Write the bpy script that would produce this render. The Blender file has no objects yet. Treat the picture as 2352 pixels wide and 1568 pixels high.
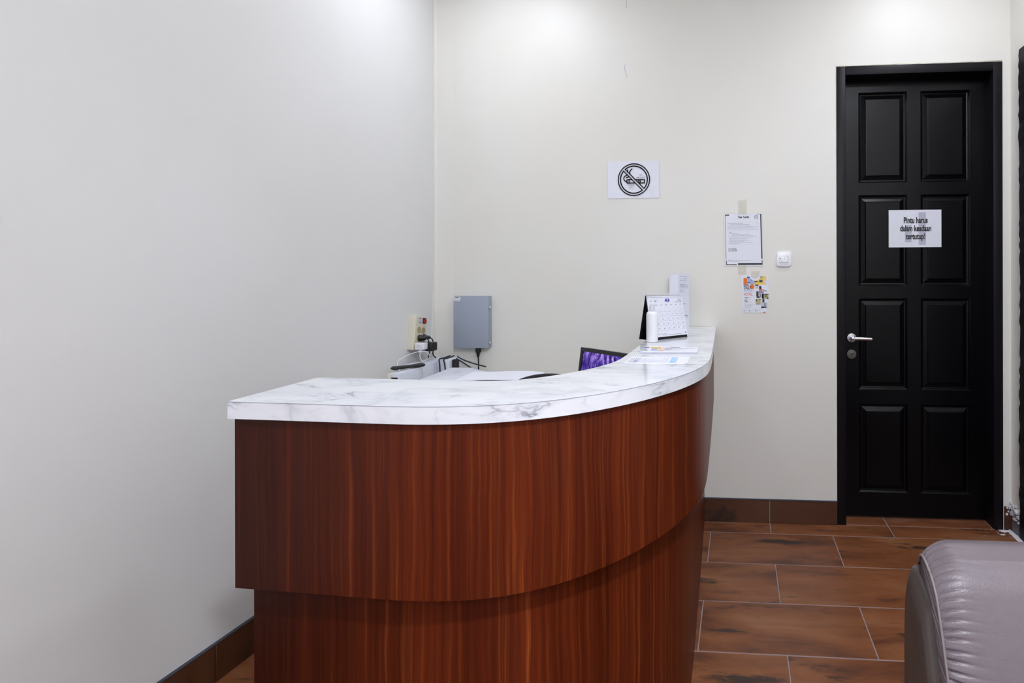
import bpy, bmesh, math, random
from mathutils import Vector, Matrix, noise
R = random.Random(7)
C = bpy.context.scene.collection
sc = bpy.context.scene
PI = math.pi

# ---------------------------------------------------------------- camera
CAM = Vector((0.0, -2.9067, 1.2503))
yaw, roll, F = -0.07635, -0.00207, 1276.85
fw = Vector((math.sin(yaw), math.cos(yaw), 0))
rt = Vector((math.cos(yaw), -math.sin(yaw), 0))
up = Vector((0, 0, 1))
cr = rt * math.cos(roll) + up * math.sin(roll)
cu = up * math.cos(roll) - rt * math.sin(roll)
cd = bpy.data.cameras.new('camera')
cam = bpy.data.objects.new('camera', cd); C.objects.link(cam)
m = Matrix((cr, cu, -fw)).transposed().to_4x4(); m.translation = CAM
cam.matrix_world = m
cd.sensor_fit = 'HORIZONTAL'; cd.sensor_width = 36.0
cd.lens = F / 2352 * 36
cd.shift_x = (1176 - 1597.2) / 2352
cd.shift_y = -(784 - 646.25) / 2352
cd.clip_start = 0.05
sc.camera = cam

# ---------------------------------------------------------------- world, lights, exposure
w = bpy.data.worlds.new('world'); sc.world = w; w.use_nodes = True
w.node_tree.nodes['Background'].inputs[0].default_value = (0.7, 0.78, 1, 1)
w.node_tree.nodes['Background'].inputs[1].default_value = 1.3
sc.view_settings.view_transform = 'Standard'
sc.view_settings.look = 'None'
sc.view_settings.gamma = 1
sc.view_settings.use_curve_mapping = False
sc.view_settings.exposure = 0.09
CEIL = 2.98
def lamp(x, y, power, size=0.30, col=(0.872, 0.905, 1.0), z=CEIL - 0.03, spread=PI):
    l = bpy.data.lights.new('ceiling_lamp', 'AREA'); l.shape = 'DISK'; l.size = size
    l.energy = power; l.color = col; l.spread = spread
    o = bpy.data.objects.new('ceiling_lamp', l); C.objects.link(o); o.location = (x, y, z)
    return o
pl_ = bpy.data.lights.new('fill_window_portal', 'AREA'); pl_.shape = 'RECTANGLE'; pl_.size = 1.4; pl_.size_y = 2.35  # portal for the added fill glazing in the front wall
pl_.cycles.is_portal = True
po = bpy.data.objects.new('fill_window_portal', pl_); C.objects.link(po); po.location = (-0.8, -5.69, 1.225); po.rotation_euler = (PI / 2, 0, 0)
LAMPS = [(0.93, -0.66, 8.0), (-1.12, -0.62, 7.2), (1.0, -2.0, 11), (0.55, -3.35, 60), (0.35, -5.0, 30)]
for x, y, e in LAMPS: lamp(x, y, e, 0.20 if e > 50 else 0.30)

# ---------------------------------------------------------------- material helpers
def srgb(r, g, b):
    f = lambda c: (c / 255 / 12.92) if c / 255 <= 0.04045 else ((c / 255 + 0.055) / 1.055) ** 2.4
    return (f(r), f(g), f(b), 1)
class NT:
    def __init__(s, name):
        s.m = bpy.data.materials.new(name); s.m.use_nodes = True; s.t = s.m.node_tree
        s.b = s.t.nodes['Principled BSDF']
    def n(s, typ, **kw):
        x = s.t.nodes.new(typ)
        for k, v in kw.items():
            if k in x.inputs: x.inputs[k].default_value = v
            else: setattr(x, k, v)
        return x
    def l(s, a, b): s.t.links.new(a, b)
    def ramp(s, fac, stops, interp='LINEAR'):
        r = s.t.nodes.new('ShaderNodeValToRGB'); e = r.color_ramp.elements
        r.color_ramp.interpolation = interp
        e[0].position, e[0].color = stops[0]
        e[1].position, e[1].color = stops[-1]
        for p, c in stops[1:-1]:
            q = e.new(p); q.color = c
        s.l(fac, r.inputs[0]); return r.outputs[0]
    def mapping(s, src, scale, rot=(0, 0, 0), loc=(0, 0, 0)):
        mp = s.t.nodes.new('ShaderNodeMapping'); s.l(src, mp.inputs[0])
        mp.inputs['Scale'].default_value = scale; mp.inputs['Rotation'].default_value = rot
        mp.inputs['Location'].default_value = loc
        return mp.outputs[0]
    def noise(s, vec, scale, detail=4, rough=0.55, dist=0.0):
        x = s.t.nodes.new('ShaderNodeTexNoise'); s.l(vec, x.inputs['Vector'])
        x.inputs['Scale'].default_value = scale; x.inputs['Detail'].default_value = detail
        x.inputs['Roughness'].default_value = rough; x.inputs['Distortion'].default_value = dist
        return x.outputs[0]
    def mix(s, fac, a, b, mode='MIX'):
        x = s.t.nodes.new('ShaderNodeMix'); x.data_type = 'RGBA'; x.blend_type = mode
        for sock, v in ((x.inputs[0], fac), (x.inputs[6], a), (x.inputs[7], b)):
            if hasattr(v, 'is_output'): s.l(v, sock)
            else: sock.default_value = v
        return x.outputs[2]
    def math(s, op, a, b=0.0, clamp=False):
        x = s.t.nodes.new('ShaderNodeMath'); x.operation = op; x.use_clamp = clamp
        for sock, v in ((x.inputs[0], a), (x.inputs[1], b)):
            if hasattr(v, 'is_output'): s.l(v, sock)
            else: sock.default_value = v
        return x.outputs[0]
    def bump(s, h, strength, dist=0.01):
        x = s.t.nodes.new('ShaderNodeBump'); x.inputs['Strength'].default_value = strength
        x.inputs['Distance'].default_value = dist; s.l(h, x.inputs['Height'])
        s.l(x.outputs[0], s.b.inputs['Normal'])
def plain(name, rgb, rough=0.5, metal=0.0, spec=0.5, **kw):
    k = NT(name); k.b.inputs['Base Color'].default_value = srgb(*rgb)
    k.b.inputs['Roughness'].default_value = rough; k.b.inputs['Metallic'].default_value = metal
    k.b.inputs['Specular IOR Level'].default_value = spec
    # a very faint procedural mottling so that nothing is perfectly flat
    tc = k.n('ShaderNodeTexCoord'); nz = k.noise(tc.outputs['Object'], 35, 3)
    c = srgb(*rgb); d = tuple(v * 0.93 for v in c[:3]) + (1,)
    k.l(k.mix(nz, c, d), k.b.inputs['Base Color'])
    for a, v in kw.items(): k.b.inputs[a].default_value = v
    return k.m
M = {}
def wall_mat(name, ca, cb):
    k = NT(name); tc = k.n('ShaderNodeTexCoord'); o = tc.outputs['Object']
    a = k.noise(o, 1.3, 3); b = k.noise(o, 60, 3)
    c = k.mix(k.ramp(a, [(0.35, (0, 0, 0, 1)), (0.65, (1, 1, 1, 1))]), srgb(*ca), srgb(*cb))
    k.l(c, k.b.inputs['Base Color']); k.b.inputs['Roughness'].default_value = 0.42
    k.b.inputs['Specular IOR Level'].default_value = 0.35
    h = k.math('ADD', k.math('MULTIPLY', k.noise(o, 5, 3), 1.0), k.math('MULTIPLY', b, 0.06))
    k.bump(h, 0.10, 0.02)
    return k.m
M['wall'] = wall_mat('cream_wall_paint', (226, 224, 216), (229, 228, 222))
M['wall2'] = wall_mat('cool_white_left_wall', (224, 224, 222), (228, 228, 227))  # left wall tone, less yellow than the other walls
M['ceiling'] = plain('white_ceiling_paint', (238, 238, 236), 0.7)
def wood_mat():
    k = NT('red_brown_wood_laminate'); tc = k.n('ShaderNodeTexCoord'); uv = tc.outputs['UV']
    wob = k.math('MULTIPLY', k.math('SUBTRACT', k.noise(k.mapping(uv, (6, 3.2, 1)), 1.0, 2), 0.5), 0.022)
    wv_ = k.n('ShaderNodeVectorMath', operation='ADD'); k.l(uv, wv_.inputs[0])
    cw_ = k.n('ShaderNodeCombineXYZ'); k.l(wob, cw_.inputs[0]); k.l(cw_.outputs[0], wv_.inputs[1]); uv = wv_.outputs[0]
    broad = k.noise(k.mapping(uv, (14, 0.35, 1)), 1.0, 3, 0.6, 0.3)
    strip = k.noise(k.mapping(uv, (105, 0.9, 1)), 1.0, 5, 0.62, 0.2)
    fine = k.noise(k.mapping(uv, (420, 5, 1)), 1.0, 3, 0.6)
    col = k.ramp(strip, [(0.28, srgb(80, 28, 9)), (0.45, srgb(98, 37, 14)), (0.56, srgb(110, 46, 18)), (0.66, srgb(134, 66, 29)), (0.8, srgb(164, 94, 50))])
    tint = k.ramp(broad, [(0.3, srgb(190, 178, 172)), (0.7, srgb(255, 250, 245))])
    col = k.mix(1.0, col, tint, 'MULTIPLY')
    sx = k.n('ShaderNodeSeparateXYZ'); k.l(uv, sx.inputs[0])       # tone multiplied darker over the left end of the panel
    wav = k.math('ADD', sx.outputs[0], k.math('MULTIPLY', broad, 0.25))
    col = k.mix(1.0, col, k.ramp(wav, [(0.20, srgb(162, 154, 146)), (0.52, srgb(255, 255, 255))]), 'MULTIPLY')
    col = k.mix(k.ramp(fine, [(0.42, (0.0,) * 3 + (1,)), (0.7, (0.45,) * 3 + (1,))]), col, srgb(66, 26, 16))
    k.l(col, k.b.inputs['Base Color'])
    k.b.inputs['Roughness'].default_value = 0.36
    k.b.inputs['Specular IOR Level'].default_value = 0.15
    k.bump(k.noise(k.mapping(uv, (600, 30, 1)), 1.0, 2), 0.06, 0.002)
    return k.m
M['wood'] = wood_mat()
def marble_mat():
    k = NT('white_marble_laminate'); tc = k.n('ShaderNodeTexCoord'); uv = tc.outputs['UV']
    p = k.mapping(uv, (1.0, 2.2, 1), (0, 0, 0.95))
    def vein(scale, width, seed, dist):
        q = k.mapping(p, (1, 1, 1), (0, 0, 0), (seed, seed * 2, 0))
        n1 = k.noise(q, scale, 5, 0.6, dist)
        a = k.math('ABSOLUTE', k.math('SUBTRACT', n1, 0.5))
        return k.ramp(a, [(0.0, (1, 1, 1, 1)), (width, (0.25, 0.25, 0.25, 1)), (width * 4, (0, 0, 0, 1))])
    mask = k.ramp(k.noise(p, 4.5, 2), [(0.47, (0, 0, 0, 1)), (0.66, (1, 1, 1, 1))])
    v1 = k.math('MULTIPLY', vein(2.2, 0.010, 3.1, 0.35), mask)
    v2 = k.math('MULTIPLY', vein(5.0, 0.012, 7.7, 0.5), k.math('MULTIPLY', mask, 0.45))
    soft = k.ramp(k.math('ABSOLUTE', k.math('SUBTRACT', k.noise(k.mapping(p, (1, 1, 1), (0, 0, 0), (12, 5, 0)), 2.6, 4, 0.55, 0.6), 0.5)), [(0.0, (0.34,) * 3 + (1,)), (0.025, (0.12,) * 3 + (1,)), (0.06, (0, 0, 0, 1))])
    m2 = k.ramp(k.noise(k.mapping(p, (1, 1, 1), (0, 0, 0), (3, 8, 0)), 3.5, 2), [(0.42, (0, 0, 0, 1)), (0.6, (1, 1, 1, 1))])
    v = k.math('MAXIMUM', k.math('MAXIMUM', v1, v2), k.math('MULTIPLY', soft, m2))
    cloud = k.ramp(k.noise(p, 3.2, 4), [(0.45, srgb(232, 235, 240)), (0.75, srgb(218, 221, 229))])
    col = k.mix(v, cloud, srgb(132, 136, 152))
    k.l(col, k.b.inputs['Base Color']); k.b.inputs['Roughness'].default_value = 0.12
    k.b.inputs['Specular IOR Level'].default_value = 0.5
    return k.m
M['marble'] = marble_mat()
def tile_mat(dark=False):
    k = NT('rust_brown_floor_tile' if not dark else 'dark_brown_skirting_tile')
    tc = k.n('ShaderNodeTexCoord'); oi = k.n('ShaderNodeObjectInfo')
    g = k.n('ShaderNodeNewGeometry')
    off = k.n('ShaderNodeVectorMath', operation='ADD'); k.l(g.outputs['Position'], off.inputs[0])
    cx = k.n('ShaderNodeCombineXYZ'); k.l(k.math('MULTIPLY', oi.outputs['Random'], 37.0), cx.inputs[2])
    k.l(cx.outputs[0], off.inputs[1])
    p = off.outputs[0]
    a = k.noise(k.mapping(p, (2.2, 7, 2.2)), 1.0, 6, 0.62, 0.4)
    col = k.ramp(a, [(0.32, srgb(84, 48, 32)), (0.47, srgb(122, 72, 42)), (0.6, srgb(138, 86, 52)), (0.75, srgb(150, 108, 80))])
    st = k.noise(k.mapping(p, (4.2, 19, 4.2)), 1.0, 7, 0.66, 0.25)
    sm = k.ramp(st, [(0.58, (0, 0, 0, 1)), (0.67, (1, 1, 1, 1))])
    col = k.mix(k.math('MULTIPLY', sm, 0.9), col, srgb(52, 40, 36))
    st2 = k.noise(k.mapping(p, (2, 13, 2), (0, 0, 0), (9, 4, 0)), 1.0, 5, 0.6, 0.2)
    col = k.mix(k.math('MULTIPLY', k.ramp(st2, [(0.56, (0, 0, 0, 1)), (0.75, (1, 1, 1, 1))]), 0.35), col, srgb(150, 125, 112))
    if not dark:                                       # every fired tile carries one dark smear of its own
        so = k.n('ShaderNodeSeparateXYZ'); k.l(tc.outputs['Object'], so.inputs[0])
        rnd = oi.outputs['Random']; r2 = k.math('FRACT', k.math('MULTIPLY', rnd, 17.3)); r3 = k.math('FRACT', k.math('MULTIPLY', rnd, 53.7))
        ex = k.math('POWER', k.math('DIVIDE', k.math('SUBTRACT', so.outputs[0], k.math('ADD', 0.14, k.math('MULTIPLY', rnd, 0.34))), 0.14), 2.0)
        ey = k.math('POWER', k.math('DIVIDE', k.math('SUBTRACT', so.outputs[1], k.math('ADD', 0.06, k.math('MULTIPLY', r2, 0.17))), 0.024), 2.0)
        rag = k.math('MULTIPLY', k.math('SUBTRACT', k.noise(k.mapping(p, (16, 50, 16)), 1.0, 5, 0.65), 0.5), 4.2)
        sme = k.math('ADD', k.math('SUBTRACT', 1.1, k.math('ADD', ex, ey)), rag)
        sme = k.ramp(sme, [(0.0, (0, 0, 0, 1)), (0.9, (1, 1, 1, 1))])
        sme = k.math('MULTIPLY', k.math('MULTIPLY', sme, k.math('GREATER_THAN', r3, 0.2)), 0.95)
        col = k.mix(sme, col, srgb(50, 37, 31))
    if dark: col = k.mix(0.68, col, srgb(36, 20, 13))
    k.l(col, k.b.inputs['Base Color']); k.b.inputs['Roughness'].default_value = 0.42
    k.bump(a, 0.15, 0.004)
    return k.m
M['tile'] = tile_mat(); M['skirt'] = tile_mat(True)
M['grout'] = plain('pale_grout', (158, 142, 142), 0.9)
M['cement'] = plain('grey_cement', (120, 116, 118), 0.95)
M['plaster'] = plain('white_plaster_dust', (222, 220, 226), 0.95)
def black_paint(name, rgb, rough, wear=0.0):
    k = NT(name); tc = k.n('ShaderNodeTexCoord'); o = tc.outputs['Object']
    n = k.noise(o, 26, 6, 0.7); s = k.ramp(n, [(0.66, (0, 0, 0, 1)), (0.78, (1, 1, 1, 1))])
    col = k.mix(k.math('MULTIPLY', s, wear), srgb(*rgb), srgb(120, 116, 130))
    k.l(col, k.b.inputs['Base Color']); k.b.inputs['Roughness'].default_value = rough
    k.b.inputs['Specular IOR Level'].default_value = 0.2
    k.bump(k.noise(o, 90, 3), 0.05, 0.002)
    return k.m
M['door'] = black_paint('satin_black_door_paint', (5, 5, 8), 0.30)
M['frame'] = black_paint('black_frame_paint', (17, 15, 20), 0.45, 0.22)
def steel_mat():
    k = NT('brushed_steel'); k.b.inputs['Base Color'].default_value = srgb(205, 205, 210)
    k.b.inputs['Metallic'].default_value = 1
    tc = k.n('ShaderNodeTexCoord'); n = k.noise(k.mapping(tc.outputs['Object'], (4, 300, 300)), 1.0, 2)
    k.l(k.ramp(n, [(0.3, (0.22,) * 3 + (1,)), (0.7, (0.34,) * 3 + (1,))]), k.b.inputs['Roughness'])
    return k.m
M['steel'] = steel_mat()
M['glass'] = plain('clear_glass', (240, 246, 250), 0.02, Alpha=0.12)
M['dull_steel'] = plain('dull_nickel', (110, 108, 104), 0.4, 0.9)
M['paper'] = plain('white_paper', (232, 234, 244), 0.8)
M['paper_b'] = plain('thin_laminated_film', (226, 226, 220), 0.2)
M['ink'] = plain('black_ink', (22, 22, 30), 0.7)
M['greyink'] = plain('grey_ink', (150, 150, 165), 0.8)
M['paleink'] = plain('pale_grey_ink', (196, 198, 212), 0.8)
M['darkgrey'] = plain('dark_grey_ink', (62, 62, 72), 0.7)
M['blueink'] = plain('blue_ink', (42, 32, 170), 0.7)
M['skyink'] = plain('light_blue_ink', (150, 200, 245), 0.7)
M['orange'] = plain('orange_ink', (232, 118, 38), 0.7)
M['redink'] = plain('red_orange_ink', (222, 84, 60), 0.7)
M['yellow'] = plain('yellow_ink', (236, 204, 84), 0.7)
M['lilac'] = plain('lilac_blue_ink', (170, 182, 218), 0.7)
M['navy'] = plain('navy_ink', (58, 66, 108), 0.7)
M['olive'] = plain('olive_ink', (186, 178, 128), 0.7)
M['peach'] = plain('peach_ink', (238, 206, 188), 0.7)
def tape_mat():
    k = NT('clear_yellowed_tape'); k.b.inputs['Base Color'].default_value = srgb(222, 216, 196)
    k.b.inputs['Roughness'].default_value = 0.2; k.b.inputs['Alpha'].default_value = 0.35
    tc = k.n('ShaderNodeTexCoord'); k.bump(k.noise(tc.outputs['Object'], 60, 2), 0.3, 0.003)
    return k.m
M['tape'] = tape_mat()
M['sign_tape'] = plain('clear_tape_on_paper', (196, 196, 214), 0.15, Alpha=0.5)
M['white_plastic'] = plain('white_plastic', (236, 236, 240), 0.32)
M['switch_white'] = plain('switch_white', (244, 244, 248), 0.25)
M['cream_plastic'] = plain('cream_plastic', (222, 216, 196), 0.4)
M['socket'] = plain('sand_socket_plastic', (170, 160, 120), 0.45)
M['black_plastic'] = plain('black_plastic', (18, 18, 20), 0.38)
M['black_rubber'] = plain('black_cable_rubber', (16, 16, 18), 0.5)
M['red_plastic'] = plain('red_rocker', (170, 24, 34), 0.3)
M['grey_metal'] = plain('blue_grey_painted_steel', (160, 168, 184), 0.4)
M['printer'] = plain('pale_grey_plastic', (218, 222, 234), 0.45)
M['label_white'] = plain('white_label', (236, 236, 240), 0.6)
M['white_cable'] = plain('white_cable_sheath', (232, 232, 236), 0.45)
M['frost'] = plain('frosted_cap', (226, 226, 232), 0.25, Alpha=0.55)
M['black_board'] = plain('black_card', (14, 13, 20), 0.6)
M['desk'] = plain('pale_desk_laminate', (198, 194, 188), 0.5)
M['black_fabric'] = plain('black_mesh_fabric', (24, 24, 28), 0.8)
def leather_mat():
    k = NT('taupe_leather'); tc = k.n('ShaderNodeTexCoord'); o = tc.outputs['Object']
    a = k.noise(o, 9, 4)
    k.l(k.ramp(a, [(0.35, srgb(103, 93, 98)), (0.7, srgb(113, 103, 109))]), k.b.inputs['Base Color'])
    v = k.n('ShaderNodeTexVoronoi'); k.l(o, v.inputs['Vector']); v.inputs['Scale'].default_value = 420
    k.b.inputs['Roughness'].default_value = 0.38
    k.bump(k.math('ADD', v.outputs[0], k.math('MULTIPLY', a, 2.0)), 0.12, 0.002)
    return k.m
M['leather'] = leather_mat()
M['piping'] = plain('taupe_piping', (128, 118, 118), 0.45)
M['leather_side'] = plain('dark_taupe_leather', (92, 84, 80), 0.45)
def screen_mat():
    k = NT('lit_screen'); tc = k.n('ShaderNodeTexCoord'); uv = tc.outputs['UV']
    p = k.mapping(uv, (1, 0.62, 1))
    n = k.noise(k.mapping(p, (9, 3.2, 1), (0, 0, 0.25)), 1.0, 3, 0.6, 1.6)
    col = k.ramp(n, [(0.28, srgb(18, 10, 50)), (0.42, srgb(60, 42, 130)), (0.52, srgb(104, 80, 176)), (0.6, srgb(168, 140, 226)), (0.7, srgb(222, 206, 246))])
    e = k.n('ShaderNodeEmission'); k.l(col, e.inputs[0]); e.inputs[1].default_value = 0.9
    k.l(e.outputs[0], k.t.nodes['Material Output'].inputs[0])
    return k.m
M['screen'] = screen_mat()

# ---------------------------------------------------------------- object helpers
def props(o, label=None, cat=None, group=None, kind=None):
    if label: o['label'] = label
    if cat: o['category'] = cat
    if group: o['group'] = group
    if kind: o['kind'] = kind
    return o
def empty(name, loc=(0, 0, 0), rz=0.0, **kw):
    o = bpy.data.objects.new(name, None); C.objects.link(o); o.location = loc; o.rotation_euler = (0, 0, rz)
    o.empty_display_size = 0.05
    return props(o, **kw)
def link(name, bm, mats, parent=None, smooth=False, auto=None, **kw):
    if isinstance(bm, bmesh.types.BMesh):
        me = bpy.data.meshes.new(name); bm.to_mesh(me); bm.free()
    else: me = bm
    if not isinstance(mats, (list, tuple)): mats = [mats]
    if not me.materials:
        for q in mats: me.materials.append(q)
    o = bpy.data.objects.new(name, me); C.objects.link(o)
    if parent: o.parent = parent
    if smooth or auto:
        for p in me.polygons: p.use_smooth = True
    if auto:
        try: me.set_sharp_from_angle(angle=math.radians(auto))
        except Exception: pass
    return props(o, **kw)
def box(bm, x0, y0, z0, x1, y1, z1, mi=0):
    vs = [bm.verts.new(p) for p in ((x0, y0, z0), (x1, y0, z0), (x1, y1, z0), (x0, y1, z0), (x0, y0, z1), (x1, y0, z1), (x1, y1, z1), (x0, y1, z1))]
    fs = []
    for f in ((0, 3, 2, 1), (4, 5, 6, 7), (0, 1, 5, 4), (1, 2, 6, 5), (2, 3, 7, 6), (3, 0, 4, 7)):
        q = bm.faces.new([vs[i] for i in f]); q.material_index = mi; fs.append(q)
    return vs
def boxo(name, dims, mat, parent=None, bevel=0.0, seg=2, **kw):
    bm = bmesh.new(); box(bm, *dims)
    if bevel: bmesh.ops.bevel(bm, geom=bm.edges[:], offset=bevel, segments=seg, affect='EDGES', profile=0.5)
    return link(name, bm, mat, parent, auto=40 if bevel else None, **kw)
def lathe(name, prof, mat, parent=None, seg=32, loc=(0, 0, 0), axis='Z', **kw):
    bm = bmesh.new(); rings = []
    for r, z in prof:
        ring = []
        for i in range(seg):
            a = 2 * PI * i / seg; c, s = r * math.cos(a), r * math.sin(a)
            v = {'Z': (c, s, z), 'Y': (c, z, s), 'X': (z, c, s)}[axis]
            ring.append(bm.verts.new(v))
        rings.append(ring)
    for a, b in zip(rings, rings[1:]):
        for i in range(seg):
            bm.faces.new((a[i], a[(i + 1) % seg], b[(i + 1) % seg], b[i]))
    bm.faces.new(rings[0][::-1]); bm.faces.new(rings[-1])
    bmesh.ops.recalc_face_normals(bm, faces=bm.faces[:])
    o = link(name, bm, mat, parent, auto=35, **kw); o.location = loc
    return o
def catmull(pts, n=8):
    pts = [Vector(p) for p in pts]; P = [2 * pts[0] - pts[1]] + pts + [2 * pts[-1] - pts[-2]]
    out = []
    for i in range(1, len(P) - 2):
        a, b, c, d = P[i - 1:i + 3]
        for k in range(n):
            t = k / n
            out.append(0.5 * ((2 * b) + (c - a) * t + (2 * a - 5 * b + 4 * c - d) * t * t + (3 * b - a - 3 * c + d) * t ** 3))
    out.append(pts[-1]); return out
def tube(name, pts, r, mat, parent=None, n=8, seg=8, smooth=True, **kw):
    pts = catmull(pts, n) if smooth and len(pts) > 2 else [Vector(p) for p in pts]
    bm = bmesh.new(); rings = []
    for i, p in enumerate(pts):
        t = (pts[min(i + 1, len(pts) - 1)] - pts[max(i - 1, 0)]).normalized()
        a = t.cross(Vector((0, 0, 1)))
        if a.length < 1e-3: a = t.cross(Vector((0, 1, 0)))
        a.normalize(); b = t.cross(a)
        rr = r(i / (len(pts) - 1)) if callable(r) else r
        rings.append([bm.verts.new(p + (a * math.cos(2 * PI * k / seg) + b * math.sin(2 * PI * k / seg)) * rr) for k in range(seg)])
    for a, b in zip(rings, rings[1:]):
        for i in range(seg): bm.faces.new((a[i], a[(i + 1) % seg], b[(i + 1) % seg], b[i]))
    bm.faces.new(rings[0][::-1]); bm.faces.new(rings[-1])
    bmesh.ops.recalc_face_normals(bm, faces=bm.faces[:])
    return link(name, bm, mat, parent, smooth=True, **kw)
def prism(name, outline, z0, z1, mat, parent=None, bevel=0, frame=None, **kw):
    """outline in a plane (a,b) extruded from z0 to z1 along c; frame = (origin, A, B, Cdir)"""
    o, A, B, D = frame or (Vector((0, 0, 0)), Vector((1, 0, 0)), Vector((0, 1, 0)), Vector((0, 0, 1)))
    bm = bmesh.new()
    lo = [bm.verts.new(o + A * a + B * b + D * z0) for a, b in outline]
    hi = [bm.verts.new(o + A * a + B * b + D * z1) for a, b in outline]
    n = len(lo)
    bm.faces.new(lo[::-1]); top = bm.faces.new(hi)
    for i in range(n): bm.faces.new((lo[i], lo[(i + 1) % n], hi[(i + 1) % n], hi[i]))
    bmesh.ops.recalc_face_normals(bm, faces=bm.faces[:])
    if bevel: bmesh.ops.bevel(bm, geom=[e for e in top.edges], offset=bevel, segments=3, affect='EDGES', profile=0.5)
    return link(name, bm, mat, parent, auto=35, **kw)
def rrect(w, h, r, n=5, cx=0, cy=0):
    out = []
    for (sx, sy, a0) in ((1, 1, 0), (-1, 1, 90), (-1, -1, 180), (1, -1, 270)):
        for k in range(n + 1):
            a = math.radians(a0 + 90 * k / n)
            out.append((cx + sx * (w / 2 - r) + r * math.cos(a), cy + sy * (h / 2 - r) + r * math.sin(a)))
    return out
class Sheet:
    """flat print laid on a plane: rectangles, polygons and lettering collected in one mesh"""
    def __init__(s, origin, xd, yd):
        s.o = Vector(origin); s.x = Vector(xd).normalized(); s.y = Vector(yd).normalized(); s.n = s.x.cross(s.y)
        s.bm = bmesh.new(); s.mats = []; s.layer = 0
    def mi(s, k):
        if M[k] not in s.mats: s.mats.append(M[k])
        return s.mats.index(M[k])
    def pt(s, x, y): return s.bm.verts.new(s.o + s.x * x + s.y * y + s.n * (0.0004 + s.layer * 0.00015))
    def poly(s, pts, k):
        f = s.bm.faces.new([s.pt(*p) for p in pts]); f.material_index = s.mi(k)
    def rect(s, x0, y0, x1, y1, k): s.poly([(x0, y0), (x1, y0), (x1, y1), (x0, y1)], k)
    def line(s, pts, wd, k):
        for (x0, y0), (x1, y1) in zip(pts, pts[1:]):
            d = Vector((x1 - x0, y1 - y0)); L = d.length or 1; d /= L; nx, ny = -d.y * wd / 2, d.x * wd / 2
            ex, ey = d.x * wd * 0.3, d.y * wd * 0.3
            s.poly([(x0 - ex - nx, y0 - ey - ny), (x1 + ex - nx, y1 + ey - ny), (x1 + ex + nx, y1 + ey + ny), (x0 - ex + nx, y0 - ey + ny)], k)
    def arc(s, cx, cy, r, a0, a1, wd, k, n=48):
        P = [(cx + r * math.cos(math.radians(a0 + (a1 - a0) * i / n)), cy + r * math.sin(math.radians(a0 + (a1 - a0) * i / n))) for i in range(n + 1)]
        s.line(P, wd, k)
    def text(s, t, x, y, size, k, align='CENTER', sx=1.0, bold=0.0):
        cu_ = bpy.data.curves.new('t', 'FONT'); cu_.body = t; cu_.size = size; cu_.align_x = align; cu_.offset = bold
        cu_.resolution_u = 3
        ob = bpy.data.objects.new('t', cu_); C.objects.link(ob)
        dg = bpy.context.evaluated_depsgraph_get(); dg.update()
        me = bpy.data.meshes.new_from_object(ob.evaluated_get(dg))
        vs = [s.pt(x + v.co.x * sx, y + v.co.y) for v in me.vertices]
        for p in me.polygons:
            try:
                f = s.bm.faces.new([vs[i] for i in p.vertices]); f.material_index = s.mi(k)
            except ValueError: pass
        bpy.data.objects.remove(ob); bpy.data.curves.remove(cu_); bpy.data.meshes.remove(me)
    def words(s, x0, y, x1, h, k, r=R):
        x = x0
        while x < x1:
            wlen = h * r.uniform(1.5, 5.5); e = min(x + wlen, x1)
            s.rect(x, y, e, y + h * 0.55, k); x = e + h * 0.6
    def done(s, name, parent, **kw):
        n = s.n
        for f in s.bm.faces:
            f.normal_update()
            if f.normal.dot(n) < 0: f.normal_flip()
        return link(name, s.bm, s.mats, parent, **kw)
X, Y, Z = Vector((1, 0, 0)), Vector((0, 1, 0)), Vector((0, 0, 1))

# ---------------------------------------------------------------- room shell
XL, XR, YF = -1.64, 1.368, -5.7
DL, DR, DT = 0.507, 1.327, 2.352          # outer edges of the door frame
T = 0.14
bm = bmesh.new()
box(bm, XL - T, 0, 0, DL, T, CEIL); box(bm, DR, 0, 0, XR + T, T, CEIL); box(bm, DL, 0, DT, DR, T, CEIL)
box(bm, DL, T + 0.02, 0, DR, T + 0.06, DT)  # unseen board added behind the door to block sky light
back = link('wall_back', bm, M['wall'], kind='structure')
boxo('wall_left', (XL - T, YF, 0, XL, 0, CEIL), M['wall2'], kind='structure')
RD0, RD1, RDT = -0.098, -0.98, 2.37       # right-hand door opening (behind a black frame at the picture's right edge)
bm = bmesh.new()
box(bm, XR, RD0, 0, XR + T, 0, CEIL); box(bm, XR, YF, 0, XR + T, RD1, CEIL); box(bm, XR, RD1, RDT, XR + T, RD0, CEIL)
link('wall_right', bm, M['wall'], kind='structure')
WX0, WX1, WZ0, WZ1 = -1.50, -0.10, 0.05, 2.40         # unseen glazed opening added behind the camera for low fill light
bm = bmesh.new()
box(bm, XL - T, YF - T, 0, WX0, YF, CEIL); box(bm, WX1, YF - T, 0, XR + T, YF, CEIL)
box(bm, WX0, YF - T, WZ1, WX1, YF, CEIL); box(bm, WX0, YF - T, 0, WX1, YF, WZ0)
link('wall_front', bm, M['wall'], kind='structure')
win = empty('fill_window_1', kind='structure')
for d in ((WX0, WZ0, WX0 + 0.05, WZ1), (WX1 - 0.05, WZ0, WX1, WZ1), (WX0 + 0.05, WZ0, WX1 - 0.05, WZ0 + 0.05), (WX0 + 0.05, WZ1 - 0.05, WX1 - 0.05, WZ1), (-0.82, WZ0 + 0.05, -0.78, WZ1 - 0.05)):
    boxo('fill_window_frame', (d[0], YF - 0.09, d[1], d[2], YF - 0.04, d[3]), M['frame'], win)
boxo('fill_window_pane', (WX0 + 0.05, YF - 0.068, WZ0 + 0.05, WX1 - 0.05, YF - 0.062, WZ1 - 0.05), M['glass'], win)
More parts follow.
